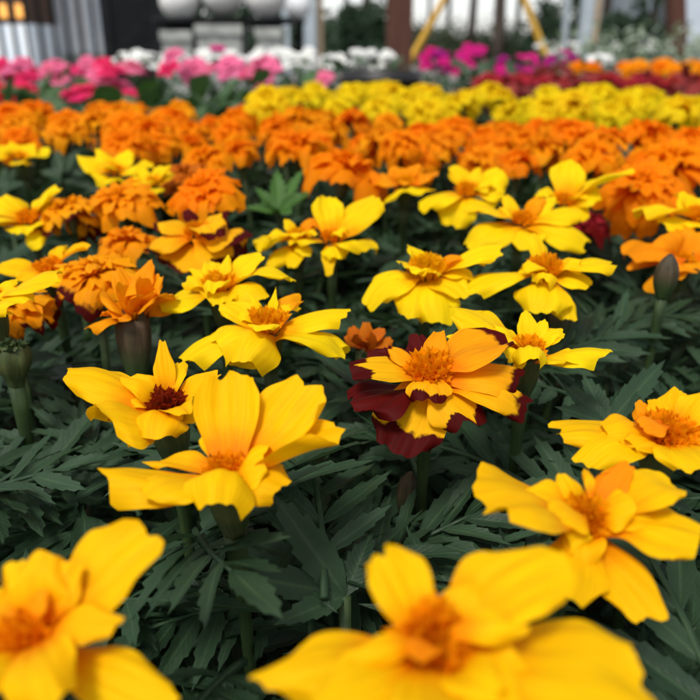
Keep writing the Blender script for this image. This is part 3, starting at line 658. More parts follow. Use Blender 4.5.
while yy < 1.42:
    sp = .042 + .01 * prng.random(); xx = -.32 - .03 * prng.random() + (row % 2) * sp * .5
    while xx < .85:
        z = .270 + .010 * (yy - .7) / .6 + prng.uniform(-.022, .018)
        c = np.array([xx + prng.uniform(-.022, .022), yy + prng.uniform(-.02, .02), z]); px, py, d = proj(c); xx += sp
        lim = np.interp(py, [76, 100, 125], [300, 238, 250])
        if px < lim or px > 790 or py > np.interp(px, [225, 330, 440, 700], [108, 110, 116, 122]) or py < np.interp(px, [230, 450, 520, 700], [87, 87, 93, 94]): continue
        if px < 400: lab = 'clear yellow double marigold in the long band before the brown post and white flowers'
        else: lab = 'clear yellow double marigold in the long band before the dark red plants'
        if prng.random() < .22: continue
        if any(np.linalg.norm(q - c) < .032 for q in placed): continue
        double('clear_yellow_marigold', lab, GB + (' by the post' if px < 400 else ' by the red plants'), c, prng.uniform(.66, 1.0), 'yellowball')
    yy += .041; row += 1

# ------------------------------------------------------------------ marigold leaves
def leaflet(mb, o, ax, up, L, Wd, teeth, rng, curl=.1, fold=.25):
    ns = teeth * 2 + 2
    t = np.linspace(0, 1, ns); prof = np.sin(np.pi * np.clip(t, 0, 1) ** .8) ** .75; prof[0] = .08; prof[-1] = 0
    saw = np.where(np.arange(ns) % 2 == 1, 1.09, .89); saw[0] = saw[-1] = 1
    g = np.zeros((ns, 5, 3)); w = Wd / 2 * prof * saw; wi = Wd / 2 * prof * .9
    fwd = np.where(np.arange(ns) % 2 == 1, .045, -.02) * L
    z0 = -curl * L * t ** 2; tw = rng.uniform(-.3, .3)
    for j, u in enumerate((-1, -.5, 0, .5, 1)):
        ww = w if abs(u) == 1 else wi
        g[:, j, 0] = u * ww
        g[:, j, 1] = L * t + (fwd if abs(u) == 1 else 0)
        g[:, j, 2] = z0 + abs(u) * ww * fold + u * ww * tw * t + .04 * Wd * np.sin(9 * t + u * 3)
    uu, vv = np.meshgrid(np.array([0, .25, .5, .75, 1]), t)
    mb.grid(place_grid(g, o, ax, up), np.stack([uu, vv], -1))
def leaf_template(rng, pairs, L, ll, lowres=False, wr=.34):
    m = MB(); arch = rng.uniform(.10, .28)
    def pt(s): return np.array([.05 * L * math.sin(2.5 * s), L * s, .35 * L * s * .5 - arch * L * s * s])
    k = np.linspace(0, 1, 4 if lowres else 10)
    tube(m, [pt(s) for s in k], .0011 * (1.1 - .7 * k) + .0002, 4 if lowres else 6)
    for i in range(pairs):
        s = .22 + .66 * i / max(1, pairs - 1); p = pt(s); tg = nrm(pt(s + .03) - pt(s - .03))
        size = ll * (0.55 + .55 * math.sin(math.pi * min(1, .25 + .7 * i / pairs)))
        for sd_ in (-1, 1):
            a = math.radians(52 - 26 * i / pairs + rng.uniform(-12, 12)); side = np.array([sd_, 0, 0])
            ax = nrm(tg * math.cos(a) + side * math.sin(a) + np.array([0, 0, rng.uniform(-.05, .3)]))
            up = nrm(np.array([rng.uniform(-.35, .35), rng.uniform(-.3, .3), 1]))
            Ls = size * rng.uniform(.85, 1.15)
            leaflet(m, p, ax, up, Ls, Ls * wr * rng.uniform(.85, 1.15), 2 if lowres else 5, rng, rng.uniform(-.08, .32), rng.uniform(.05, .5))
    leaflet(m, pt(1.0), nrm(pt(1.0) - pt(.95)), np.array([0, 0, 1.0]), ll * 1.15, ll * 1.1 * wr, 2 if lowres else 5, rng, rng.uniform(0, .2), .25)
    return m
NEARLEAF = []
for k in range(9):
    rng = np.random.default_rng(700 + k)
    NEARLEAF.append(leaf_template(rng, rng.integers(5, 7), rng.uniform(.050, .064), rng.uniform(.020, .029), wr=rng.uniform(.20, .28)))
LOWLEAF = [leaf_template(np.random.default_rng(800 + k), 4, .060, .030, True, .36) for k in range(5)]
LM = [m.mesh('marigold_leaf', M['leaf']) for m in NEARLEAF]

HERO = [(o['label'], o) for o in SC.objects if o.get('category') in ('flower',) and not o.name.startswith('clear')]
SHORT = {}
def near_label(px, py):
    best = None
    for (hx, hy, s) in ANCH:
        q = (hx - px) ** 2 + (1.3 * (hy - py)) ** 2
        if best is None or q < best[0]: best = (q, s)
    return best[1]
ANCH = [(226, 520, 'under the golden bloom with two tall upright petals'), (140, 450, 'below the dark-eyed bloom swept to one side'), (268, 370, 'under the golden bloom with a tall spiky centre'),
        (430, 470, 'beneath the maroon-blotched two-toned bloom'), (545, 390, 'below the cup-rimmed lemon bloom'), (650, 360, 'in the open patch under the brown bud'),
        (600, 640, 'below the bloom with one long forward petal'), (300, 600, 'beside the large blurred bloom at the bottom edge'), (120, 620, 'beside the corner bloom with one raised broad petal'),
        (40, 450, 'in the leafy patch under the spent green head'), (430, 300, 'by the domed lemon bloom with a drooping skirt'), (200, 320, 'below the bright lemon bloom with the ragged centre'),
        (340, 290, 'round the stalk of the bloom with erect square petals'), (100, 350, 'round the side-on orange bloom with the brown calyx'), (60, 270, 'among the yellow blooms at the picture edge'),
        (600, 260, 'behind the bib-fronted lemon bloom'), (430, 220, 'in the dark gap behind the domed lemon bloom')]
lr = np.random.default_rng(77)
def rotm(az, el, roll):
    ca, sa = math.cos(az), math.sin(az); ce, se = math.cos(el), math.sin(el); cr, sr = math.cos(roll), math.sin(roll)
    Rz = np.array([[ca, -sa, 0], [sa, ca, 0], [0, 0, 1]]); Rx = np.array([[1, 0, 0], [0, ce, -se], [0, se, ce]]); Ry = np.array([[cr, 0, sr], [0, 1, 0], [-sr, 0, cr]])
    return Rz @ Rx @ Ry
from mathutils import Matrix
nleaf = 0
yy = .035
while yy < .66:
    sp = .025 + .016 * yy; xx = -.52 - lr.uniform(0, sp)
    while xx < .52:
        xx += sp
        az, el = lr.uniform(0, 6.28), lr.uniform(-.15, .45)
        z = .194 + lr.uniform(-.034, .016) + .010 * min(1, yy / .5)
        p = np.array([xx + lr.uniform(-.012, .012), yy + lr.uniform(-.012, .012), z])
        s = lr.uniform(.75, 1.12); R = rotm(az, el, lr.uniform(-.4, .4)); k = lr.integers(9)
        mid = p + R @ np.array([0, .04 * s, .005]); px, py, d = proj(mid)
        if not (-40 < px < 740 and 170 < py < 760): continue
        if nleaf >= 285: continue
        me = LM[k]; o = bpy.data.objects.new('marigold_leaf', me); link(o)
        o.matrix_world = Matrix([[*(R[0] * s), p[0]], [*(R[1] * s), p[1]], [*(R[2] * s), p[2]], [0, 0, 0, 1]])
        w = near_label(px, py); tag(o, 'dark green toothed marigold leaf ' + w, 'leaf', 'marigold leaves ' + w); nleaf += 1
    yy += sp * .95
# the deep mass of leaves below, and the far rows
def scatter(temps, spots, name, label, mat):
    V, F, UV, n = [], [], [], 0
    arr = [m.arrays() for m in temps]
    for (p, R, s, k) in spots:
        v, f, uv = arr[k]; V.append((v * s) @ R.T + p); F.append(f + n); UV.append(uv); n += len(v)
    me = mesh_from(name, np.concatenate(V), np.concatenate(F), np.concatenate(UV), mat)
    return tag(link(bpy.data.objects.new(name, me)), label, 'foliage', kind='stuff')
spots = []
def fill(y0, y1, sp, zlo, zhi, nt, wide):
    y = y0
    while y < y1:
        h = wide(y); x = -h
        while x < h:
            spots.append((np.array([x + lr.uniform(-.6, .6) * sp, y + lr.uniform(-.6, .6) * sp, lr.uniform(zlo, zhi)]), rotm(lr.uniform(0, 6.28), lr.uniform(-.3, .7), lr.uniform(-.5, .5)), lr.uniform(.75, 1.15), lr.integers(nt)))
            x += sp
        y += sp
fill(-.05, .72, .024, .135, .188, 9, lambda y: .20 + .58 * max(y, 0))
fill(-.05, .72, .040, .060, .120, 9, lambda y: .20 + .58 * max(y, 0))
scatter(NEARLEAF, spots, 'marigold_foliage', 'deep mass of dark green marigold leaves under the blooms', M['leaf'])
spots = []
fill(.60, 1.48, .030, .15, .225, 5, lambda y: .22 + .60 * y)
fill(.60, 1.48, .050, .06, .15, 5, lambda y: .22 + .60 * y)
scatter(LOWLEAF, spots, 'marigold_foliage', 'dark leaves showing between the orange and clear yellow rows', M['leaf'])

# the fresh green sprig and bluish leaves standing up among the oranges
def sprig(label, px, py, z, specs, mat, name='leafy_sprig'):
    d = depth_at(px, py, z); c = P(px, py, d); root = thing(name, label, 'leafy shoot', (c[0], c[1], 0), 'leafy shoots among the blooms')
    off = np.array(root.location); s = MB(); tube(s, [np.array([c[0], c[1], -.004]), c * .5 + np.array([c[0], c[1], 0]) * .5, c], [.0026, .0022, .0016], 8); s.build('stem', M['stem'], root, off)
    rng = np.random.default_rng(int(px))
    for (tx, ty, w, dz) in specs:
        tip = P(tx, ty, d + dz * .03); m = MB(); ax = tip - c; L = np.linalg.norm(ax)
        leaflet(m, c, ax, nrm(np.array([0, -.6, .8])), L, .82 * w * d / FPX, 6, rng, .10, .32); m.build('leaf', M[mat], root, off)
sprig('fresh green upright sprig of toothed leaves standing among the orange blooms', 279, 213, .252,
      [(277, 168, 20, .2), (302, 166, 16, .3), (256, 186, 16, 0), (246, 205, 15, -.2), (300, 192, 17, -.2), (311, 188, 13, .3), (264, 200, 18, -.6), (290, 210, 18, -.6)], 'sprig')
sprig('bluish green leafy shoot between the yellow and orange blooms near the thin star-like one', 62, 178, .246,
      [(56, 148, 17, .2), (78, 147, 18, .2), (40, 170, 14, 0), (84, 172, 16, 0), (66, 160, 18, -.5), (50, 190, 15, -.5)], 'leaf')
sprig('narrow grey-green leafy shoot at the picture edge under the oranges', 6, 190, .246,
      [(2, 160, 12, .2), (14, 166, 13, .2), (-14, 178, 12, 0), (22, 182, 14, -.2)], 'leaf')
sprig('leafy shoot between the double oranges behind the star-shaped bloom', 622, 160, .258,
      [(616, 140, 14, .2), (632, 142, 13, .2), (606, 154, 12, 0), (640, 156, 12, 0)], 'leaf')
sprig('large near leaf spray of five broad toothed leaflets beside the bottom yellow bloom', 345, 596, .205,
      [(278, 498, 46, -.1), (240, 572, 40, -.3), (312, 540, 36, .2), (280, 620, 30, -.5), (372, 530, 34, .3)], 'leaf')
sprig('broad blue-green leaf pair folded behind the full golden bloom at the edge', 607, 424, .224,
      [(566, 384, 24, .1), (585, 372, 26, .4), (640, 380, 30, .4), (668, 356, 30, .6), (560, 405, 22, -.2)], 'leaf')
sprig('leaf spray fanned out flat in the open patch by the brown bud', 612, 346, .215,
      [(660, 322, 28, .5), (672, 346, 24, .1), (640, 306, 20, .8), (645, 372, 22, -.4), (602, 312, 16, .6), (590, 372, 22, -.4)], 'leaf')
sprig('leaf spray with long blades spreading below the dark-eyed bloom', 62, 484, .200,
      [(112, 424, 26, .4), (88, 418, 22, .4), (12, 520, 26, -.4), (4, 482, 24, 0), (72, 532, 28, -.6), (110, 505, 26, -.3), (34, 446, 24, .4)], 'leaf')

# ------------------------------------------------------------------ ground
def sheet(name, x0, x1, y0, y1, z, m):
    b = MB(); b.grid(np.array([[[x0, y0, z], [x1, y0, z]], [[x0, y1, z], [x1, y1, z]]], float)); o = b.build(name, M[m]); tag(o, kind='structure'); return o
sheet('ground', -300, 300, -100, 600, -.008, 'gravel')
o = sheet('flower_bed_soil', -3.2, 3.6, -.6, 4.2, -.003, 'soil')

# ------------------------------------------------------------------ bedding plants behind
def round_leaf(mb, o, ax, up, L, Wd, rng):
    t = np.linspace(0, 1, 6); prof = np.array([.15, .75, 1, .95, .65, .05]); g = np.zeros((6, 3, 3))
    for j, u in enumerate((-1, 0, 1)):
        g[:, j, 0] = u * Wd / 2 * prof; g[:, j, 1] = L * t; g[:, j, 2] = -.2 * L * t ** 2 + abs(u) * Wd * .12
    uu, vv = np.meshgrid([0, .5, 1], t); mb.grid(place_grid(g, o, ax, up), np.stack([uu, vv], -1))
def clump(rng, R, H, n, L, wr):
    """a leafy plant: leaves spread through an uneven dome"""
    m = MB(); lob = rng.uniform(0, 6.28, 3)
    for i in range(n):
        th = rng.uniform(0, 6.28); q = math.sqrt(rng.uniform(0, 1)); hh = H * (1 - .55 * q * q) * rng.uniform(.35, 1.05)
        rr = R * q * (1 + .18 * math.sin(3 * th + lob[0]))
        lat = np.array([math.cos(th), math.sin(th), 0]); p = lat * rr + np.array([0, 0, max(.015, hh)])
        ax = nrm(lat * rng.uniform(.2, 1.1) + rng.normal(size=3) * .45 + np.array([0, 0, rng.uniform(-.1, .7)])); up = nrm(np.array([0, 0, 1]) + lat * .3 + rng.normal(size=3) * .35)
        l = L * rng.uniform(.6, 1.2); round_leaf(m, p, ax, up, l, l * wr, rng)
    for i in range(5):
        th = i * 1.26; tube(m, [np.array([0, 0, -.004]), np.array([R * .3 * math.cos(th), R * .3 * math.sin(th), H * .35]), np.array([R * .6 * math.cos(th), R * .6 * math.sin(th), H * .62])], [.004, .003, .002], 5)
    return m
def frilly(rng, r, layers=2, n=5, elev=(15, 50)):
    m = MB()
    for j in range(layers):
        for i in range(n):
            th = 2 * math.pi * (i + .5 * j) / n + rng.uniform(-.2, .2); e = math.radians(np.interp(j, [0, max(1, layers - 1)], elev)); lat = np.array([math.cos(th), math.sin(th), 0])
            g, uv = petal_grid(r * (1 - .28 * j), r * (1.15 - .2 * j), 6, 7, rng, bow=.12, cup=.08, curl=.08, ruff=.08, claw=.5, notch=.08)
            m.grid(place_grid(g, lat * r * .05, lat * math.cos(e) + np.array([0, 0, math.sin(e)]), np.array([0, 0, 1.0])), uv)
    return m
CL = {}
def clump_mesh(kind, k):
    if (kind, k) not in CL:
        rng = np.random.default_rng(900 + k + sum(map(ord, kind)))
        spec = {'begonia': (.13, .24, 150, .060, .85, 'begonia_leaf'), 'petunia': (.14, .25, 260, .035, .55, 'bed_leaf'), 'red': (.13, .23, 320, .034, .5, 'redleaf'),
                'dusty': (.22, .42, 420, .05, .35, 'dusty'), 'marigold': (.13, .22, 300, .032, .38, 'leaf')}[kind]
        CL[(kind, k)] = clump(rng, *spec[:5]).mesh('foliage', M[spec[5]])
    return CL[(kind, k)]
FL = {}
def bloom_mesh(kind, col, k):
    if (kind, col, k) not in FL:
        rng = np.random.default_rng(1200 + k * 7 + len(kind))
        m = {'begonia': lambda: frilly(rng, .034, 3, 5, (0, 65)), 'petunia': lambda: frilly(rng, .027, 1, 5, (22, 22)), 'small': lambda: frilly(rng, .02, 2, 5, (10, 50)), 'ball': lambda: frilly(rng, .027, 3, 8, (-5, 70))}[kind]()
        FL[(kind, col, k)] = m.mesh('flower', M[col])
    return FL[(kind, col, k)]
brng = random.Random(21)
def bed_plant(name, label, cat, group, px, d, kind, sc, blooms, zbase=0.0):
    """blooms: list of (pixel x, pixel y, bloom kind, colour, scale)"""
    g = P(px, 300, 1.0) - CAM; x = (px - 350) / FPX * d
    y = d * math.cos(PITCH) + .0; root = thing(name, label, cat, (x, y, zbase), group)
    f = link(bpy.data.objects.new('foliage', clump_mesh(kind, brng.randrange(3))), root); f.scale = (sc, sc, sc); f.rotation_euler = (0, 0, brng.uniform(0, 6.28))
    for (bx, by, bk, col, bs) in blooms:
        p = P(bx, by, d - brng.uniform(-.02, .10)); o = link(bpy.data.objects.new('flower', bloom_mesh(bk, col, brng.randrange(4))), root)
        o.location = tuple(p - np.array(root.location)); o.rotation_euler = (brng.uniform(.1, .8), brng.uniform(-.35, .35), brng.uniform(-.5, .5)); o.scale = (bs,) * 3
    return root
def rnd(cx, cy, w, h, n, bk, cols, s=1.0):
    return [(cx + brng.uniform(-w, w), cy + brng.uniform(-h, h), bk, brng.choice(cols), s * brng.uniform(.85, 1.2)) for _ in range(n)]
# pink begonias in front of the iron fence
for (px, d, lab, bl) in [
    (2, 1.62, 'begonia with deep red blooms low at the picture edge', [(2, 98, 'begonia', 'red', 1.1), (20, 94, 'begonia', 'red', 1.2), (28, 106, 'begonia', 'red', 1.1), (14, 106, 'begonia', 'red', 1.0), (-8, 88, 'begonia', 'red', 1)]),
    (78, 1.58, 'begonia with one magenta-rose bloom cluster just above the orange rows', [(72, 98, 'begonia', 'rose', 1.1), (84, 94, 'begonia', 'rose', 1.2), (80, 106, 'begonia', 'rose', 1.0), (92, 105, 'begonia', 'rose', .9)]),
    (10, 2.05, 'pink begonia in front of the iron fence, beside the brown shed', rnd(14, 69, 16, 10, 8, 'begonia', ['pink', 'rose', 'pink'], .85)),
    (48, 2.0, 'pink begonia in front of the iron fence bars', rnd(46, 72, 17, 10, 8, 'begonia', ['pink', 'pink', 'rose'], .85)),
    (92, 2.0, 'pink begonia before the black panel edge', rnd(90, 72, 15, 10, 7, 'begonia', ['pink', 'rose'], .85)),
    (120, 1.75, 'rose-pink begonia leaning over the far orange rows', [(108, 86, 'begonia', 'rose', 1.1), (118, 92, 'begonia', 'pink', 1.1), (128, 97, 'begonia', 'rose', 1.0), (100, 78, 'begonia', 'pink', 1.1), (132, 69, 'begonia', 'pink', 1.2), (112, 72, 'begonia', 'rose', 1)]),
    (172, 1.8, 'leafy begonia with few pink blooms below the grey pedestals', [(195, 71, 'begonia', 'pink', 1.3), (168, 68, 'begonia', 'rose', .9), (173, 56, 'begonia', 'pink', .9)]),
    (222, 1.7, 'leafy begonia with pink blooms at the corner of the clear yellow band', [(229, 67, 'begonia', 'pink', 1.1), (210, 69, 'begonia', 'pink', .7)]),
    (262, 1.85, 'begonia with a tall pink bloom cluster before the white flowers', [(262, 64, 'begonia', 'pink', 1.2), (268, 72, 'begonia', 'pink', 1.2), (256, 70, 'begonia', 'pink', 1.0), (265, 88, 'begonia', 'rose', .8), (246, 74, 'begonia', 'rose', .7)]),
    (318, 1.75, 'begonia with a single pale pink bloom beside the black pot', [(322, 80, 'begonia', 'pink', .9)]),
    (150, 1.52, 'green begonia plant without blooms behind the far orange rows', []),
    (205, 1.50, 'broad green begonia plant without blooms beside the clear yellow band', []),
    (40, 1.56, 'green begonia plant between the red and the magenta-rose blooms', []),
]:
    bed_plant('begonia_plant', lab, 'plant', 'begonias in the bed', px, d, 'begonia', 1.05, bl)
for i, (px, d, n, lab) in enumerate([(118, 2.6, 4, 'white petunia before the black panel'), (150, 2.5, 7, 'white petunia between the black panel and first pedestal'), (185, 2.55, 7, 'white petunia below the first grey pedestal'),
                        (222, 2.6, 9, 'white petunia with one magenta bloom below the widest pedestal'), (258, 2.55, 10, 'white petunia below the third pedestal'), (290, 2.5, 12, 'thick white petunia by the pale steel columns'),
                        (322, 2.6, 10, 'white petunia between steel columns and brown post'), (352, 2.5, 9, 'white petunia just beside the brown post'), (376, 2.7, 6, 'white petunia tucked behind the brown post')]):
    bl = rnd(px, 63 if px < 240 else 61, 19, 9, n + 7, 'petunia', ['white'], .85)
    if px == 222: bl.append((218, 51, 'petunia', 'magenta', 1.3))
    bed_plant('petunia_plant', lab, 'plant', 'white petunias in the bed', px, d, 'petunia', 1.15, bl)
for (px, d, cy, n, lab) in [(436, 2.5, 62, 10, 'magenta petunia under the yellow slanted leg'), (456, 2.4, 66, 12, 'purple and magenta petunia in front of the thin trunks'), (474, 2.6, 56, 8, 'magenta petunia raised in front of the stout trunk'),
                            (515, 2.3, 71, 14, 'magenta petunia spilling over the dark red plants'), (532, 2.5, 64, 10, 'bright magenta petunia below the second slanted yellow leg'), (556, 2.6, 62, 7, 'pink-magenta petunia beside the thin steel column'),
                            (576, 2.5, 67, 8, 'bright magenta petunia beside the tan plank')]:
    bed_plant('petunia_plant', lab, 'plant', 'magenta petunias in the bed', px, d, 'petunia', 1.15, rnd(px, cy, 14, 9, n, 'petunia', ['magenta', 'magenta', 'purple'], .92))
bed_plant('petunia_plant', 'lone white petunia among the magenta ones', 'plant', 'white petunias in the bed', 600, 2.5, 'petunia', 1.0, rnd(600, 66, 11, 6, 10, 'petunia', ['white'], 1.1))
for i, px in enumerate(range(490, 745, 24)):
    bed_plant('red_leaved_plant', 'dark red leafy bedding plant in the low row behind the clear yellow band', 'plant', 'dark red bedding plants in a row', px, 1.78 + .05 * (i % 2), 'red', 1.22, rnd(px, 84, 12, 6, 10, 'small', ['crimson'], 1.1))
for (px, d, lab) in [(582, 2.2, 'small orange marigold plant beside the lone white petunia'), (632, 2.15, 'wide orange marigold plant behind the dark red row'), (655, 2.25, 'orange marigold plant between the wide one and the leaning post'),
                     (682, 2.1, 'orange marigold plant below the leaning post'), (706, 2.2, 'orange marigold plant cut by the picture edge')]:
    bed_plant('marigold_plant', lab, 'plant', 'far orange marigold plants', px, d, 'marigold', 1.25, rnd(px, 69 if px > 600 else 72, 13, 5, 9 if px > 600 else 5, 'ball', ['amber', 'amber', 'orange'], 1.0))
for (px, d, lab) in [(575, 3.6, 'silvery green shrub behind the magenta petunias'), (608, 3.8, 'silvery green shrub below the dark conifers'), (640, 3.6, 'pale silvery shrub in front of the dark hedge'), (668, 3.8, 'pale silvery shrub before the pale blue shed'),
                     (548, 4.0, 'grey-green shrub behind the second yellow leg')]:
    bed_plant('silvery_shrub', lab, 'shrub', 'silvery shrubs', px, d, 'dusty', 1.0, rnd(px, 48, 14, 5, 8, 'small', ['white'], .8))
for (px, d, lab) in [(405, 3.2, 'green bedding plant at the foot of the brown post'), (490, 2.9, 'green bedding plant between the magenta petunias'), (495, 2.1, 'grey-green leafy plant behind the clear yellow band'), (430, 2.0, 'grey-green leafy plant before the first magenta petunia'), (455, 2.05, 'low leafy plant below the purple petunia')]:
    bed_plant('bedding_plant', lab, 'plant', 'green bedding plants', px, d, 'petunia', 1.05, [])

# ------------------------------------------------------------------ background structures
def gx(px, d): return (px - 350) / FPX * d
def yd(d): return (d + math.sin(PITCH) * 0) * math.cos(PITCH) if False else d / math.cos(PITCH) * 1.0
def gpos(px, d):
    """ground point under pixel column px at horizon distance d"""
    return np.array([(px - 350) / FPX * d * math.cos(PITCH) * 1.08, d, 0])
def hpix(py, d):                                # height shown at pixel row py on a thing d metres away (near the axis plane)
    a = math.atan((350 - py) / FPX) - PITCH; return CAM_Z + d * math.tan(a)
def xw(px, py, d):                              # world x of a pixel on the vertical plane y=d
    r = ray(px, py); return r[0] * d / r[1]
def post(name, label, cat, px, w, d, h, m, lean=0.0, group=None, cap=True):
    x0, x1 = xw(px - w / 2, 30, d), xw(px + w / 2, 30, d); wd = x1 - x0
    root = thing(name, label, cat, ((x0 + x1) / 2, d, 0), group, (0, lean, 0))
    b = MB(); box(b, (-wd / 2, -wd / 2, -.05), (wd / 2, wd / 2, h)); b.build('shaft', M[m], root, smooth=False)
    if cap:
        b = MB(); box(b, (-wd * .62, -wd * .62, -.05), (wd * .62, wd * .62, .05)); b.build('base_plate', M['iron'], root, smooth=False)
    return root
post('wooden_post', 'thick red-brown square wooden post behind the clear yellow band', 'post', 399, 25, 4.6, 3.0, 'postwood', group='brown wooden posts')
post('wooden_post', 'slightly leaning red-brown wooden post by the pale blue shed', 'post', 691, 15, 4.8, 3.0, 'postwood', lean=-.20, group='brown wooden posts')
post('steel_column', 'narrow pale blue steel column beside the third pedestal', 'column', 286, 7, 6.0, 3.0, 'bluesteel', group='pale steel columns')
post('steel_column', 'wide pale blue steel column with a tan plank at its side', 'column', 310, 12, 6.2, 3.0, 'bluesteel', group='pale steel columns')
post('steel_column', 'thin pale blue steel column among the dark conifers', 'column', 565, 5, 6.5, 3.0, 'bluesteel', group='pale steel columns')
post('steel_column', 'wide pale blue steel column in front of the dark conifers', 'column', 585, 11, 6.2, 3.0, 'bluesteel', group='pale steel columns')
post('timber_plank', 'tan upright plank against the wide steel column near the white flowers', 'plank', 320, 6, 6.3, 2.6, 'tan', group='tan planks', cap=False)
post('timber_plank', 'tan upright plank against the steel column by the conifers', 'plank', 594.5, 6, 6.3, 2.6, 'tan', group='tan planks', cap=False)
# yellow A-frame
d = 6.0; ap = np.array([xw(484, 30, d), d, hpix(-85, d)])
root = thing('a_frame_stand', 'tall yellow timber stand of two slanted legs behind the magenta petunias', 'stand', (ap[0], d, 0))
for (px, py) in ((415, 52), (543, 48)):
    lo = np.array([xw(px, py, d), d, hpix(py, d)]); dr = nrm(lo - ap); k = (-.02 - ap[2]) / dr[2]; foot = ap + dr * k
    b = MB(); tube(b, [foot, ap * .5 + foot * .5, ap], [.025, .025, .025], 4); b.build('leg', M['yellowpaint'], root, np.array(root.location), smooth=False)
b = MB(); box(b, (-.07, -.05, ap[2] - .08), (.07, .05, ap[2] + .05)); b.build('top_block', M['yellowpaint'], root, smooth=False)
# black pot at the post's foot
def lathe(mb, prof, n=28, c=(0, 0, 0)):
    a = np.linspace(0, 2 * math.pi, n, endpoint=False); g = np.zeros((len(prof), n, 3))
    for i, (r, z) in enumerate(prof): g[i] = np.stack([c[0] + r * np.cos(a), c[1] + r * np.sin(a), np.full(n, c[2] + z)], -1)
    mb.grid(g, close=True)
dd = 1.75; root = thing('nursery_pot', 'black plastic nursery pot in front of the brown post', 'pot', (xw(381, 72, dd), dd, 0))
H = hpix(71, dd); b = MB(); lathe(b, [(0, 0), (.062, 0), (.082, H - .03), (.088, H - .03), (.088, H), (.082, H), (.078, H - .03), (0, H - .035)]); b.build('pot_body', M['blackplastic'], root)
b = MB(); lathe(b, [(.079, H - .028), (.04, H - .015), (0, H - .012)]); b.build('potting_soil', M['soil'], root)
# pedestals with bowls and globes
for (x0, x1, yt, bx, r, lab, lab2, lab3) in [
    (166, 197, 31, 180, 18, 'narrow grey stone pedestal beside the black panel', 'pale round stone globe beside the black panel', 'wide black bowl beside the black panel'),
    (200, 246, 25, 223, 19, 'widest grey stone pedestal, in the middle of the three', 'pale round stone globe on the widest pedestal', 'wide black bowl on the widest pedestal'),
    (258, 284, 28, 266, 19, 'grey stone pedestal beside the narrow steel column', 'pale round stone globe beside the narrow steel column', 'wide black bowl beside the narrow steel column')]:
    d = 4.4; xa, xb = xw(x0, 40, d), xw(x1, 40, d); top = hpix(yt, d); xc = xw(bx, 10, d); hw = (xb - xa) / 2; xm = (xa + xb) / 2
    root = thing('stone_pedestal', lab, 'pedestal', (xm, d, 0), 'grey stone pedestals')
    b = MB(); box(b, (-hw * .92, -.13, -.01), (hw * .92, .13, top - .05)); b.build('block', M['stone'], root, smooth=False)
    b = MB(); box(b, (-hw, -.145, top - .05), (hw, .145, top)); b.build('cap_slab', M['stone'], root, smooth=False)
    ztop = hpix(20, d); b = MB()
    lathe(b, [(0, top + .002), (.07, top + .002), (.09, top + .015), (.15, ztop - .02), (.155, ztop + .01), (.14, ztop + .01), (.10, top + .03), (0, top + .025)], 28)
    o = b.build('stone_bowl', M['iron']); o.location = (xc, d, 0); tag(o, lab3, 'bowl', 'black bowls on the pedestals')
    rr = r * d / FPX; zc = top + .03 + rr * .93 + .02; b = MB()
    lathe(b, [(rr * math.sin(a) + (0.0), zc - rr * math.cos(a) * .96) for a in np.linspace(0.02, math.pi - .02, 20)], 32)
    root = b.build('garden_globe', M['palestone']); root.location = (xc, d, 0); tag(root, lab2, 'globe', 'pale stone globes')
d = 4.6; b = MB(); rr = .07; lathe(b, [(rr * math.sin(a), rr - rr * math.cos(a)) for a in np.linspace(.02, math.pi - .02, 16)], 24)
zc = hpix(20, d); o = b.build('garden_globe', M['whitepaint']); o.location = (xw(298, 10, d), d, zc - .0); tag(o, 'small white globe on a dark stand between the two steel columns', 'globe', 'pale stone globes')
root = thing('globe_stand', 'dark slender stand carrying the small white globe', 'stand', (xw(298, 10, d), d, 0)); b = MB(); lathe(b, [(0, -.01), (.08, -.01), (.08, .02), (.02, .04), (.02, zc - .03), (.05, zc - .004), (0, zc - .003)], 20); b.build('pillar', M['iron'], root)
# black lattice panel
d = 5.0; xa, xb = xw(103, 30, d), xw(162, 30, d); root = thing('lattice_gate', 'tall black latticed panel between the iron fence and the pedestals', 'gate', ((xa + xb) / 2, d, 0)); w = (xb - xa) / 2
b = MB(); box(b, (-w, -.03, 0), (-w + .06, .03, 1.7)); box(b, (w - .06, -.03, 0), (w, .03, 1.7)); box(b, (-w + .06, -.028, 1.62), (w - .06, .028, 1.7)); box(b, (-w + .06, -.028, .02), (w - .06, .028, .1)); b.build('frame', M['iron'], root, smooth=False)
b = MB(); n = 9
for i in range(n): box(b, (-w + .065 + (2 * w - .13) * i / n, -.012, .1), (-w + .065 + (2 * w - .13) * (i + .84) / n, .012, 1.62))
b.build('slat_screen', M['iron'], root, smooth=False)
# iron fence
d = 7.0; xa, xb = xw(-60, 30, d), xw(101, 30, d); root = thing('iron_fence', 'black iron fence of thin upright bars behind the pink begonias', 'fence', ((xa + xb) / 2, d, 0)); w = (xb - xa) / 2
for zz in (.12, .95):
    b = MB(); box(b, (-w, -.02, zz), (w, .02, zz + .04)); b.build('rail', M['iron'], root, smooth=False)
n = 12
for i in range(n):
    x = -w + 2 * w * (i + .5) / n; b = MB(); tube(b, [np.array([x, 0, -.02]), np.array([x, 0, 1.05]), np.array([x, 0, 1.12])], [.017, .017, .002], 6); b.build('bar', M['iron'], root)
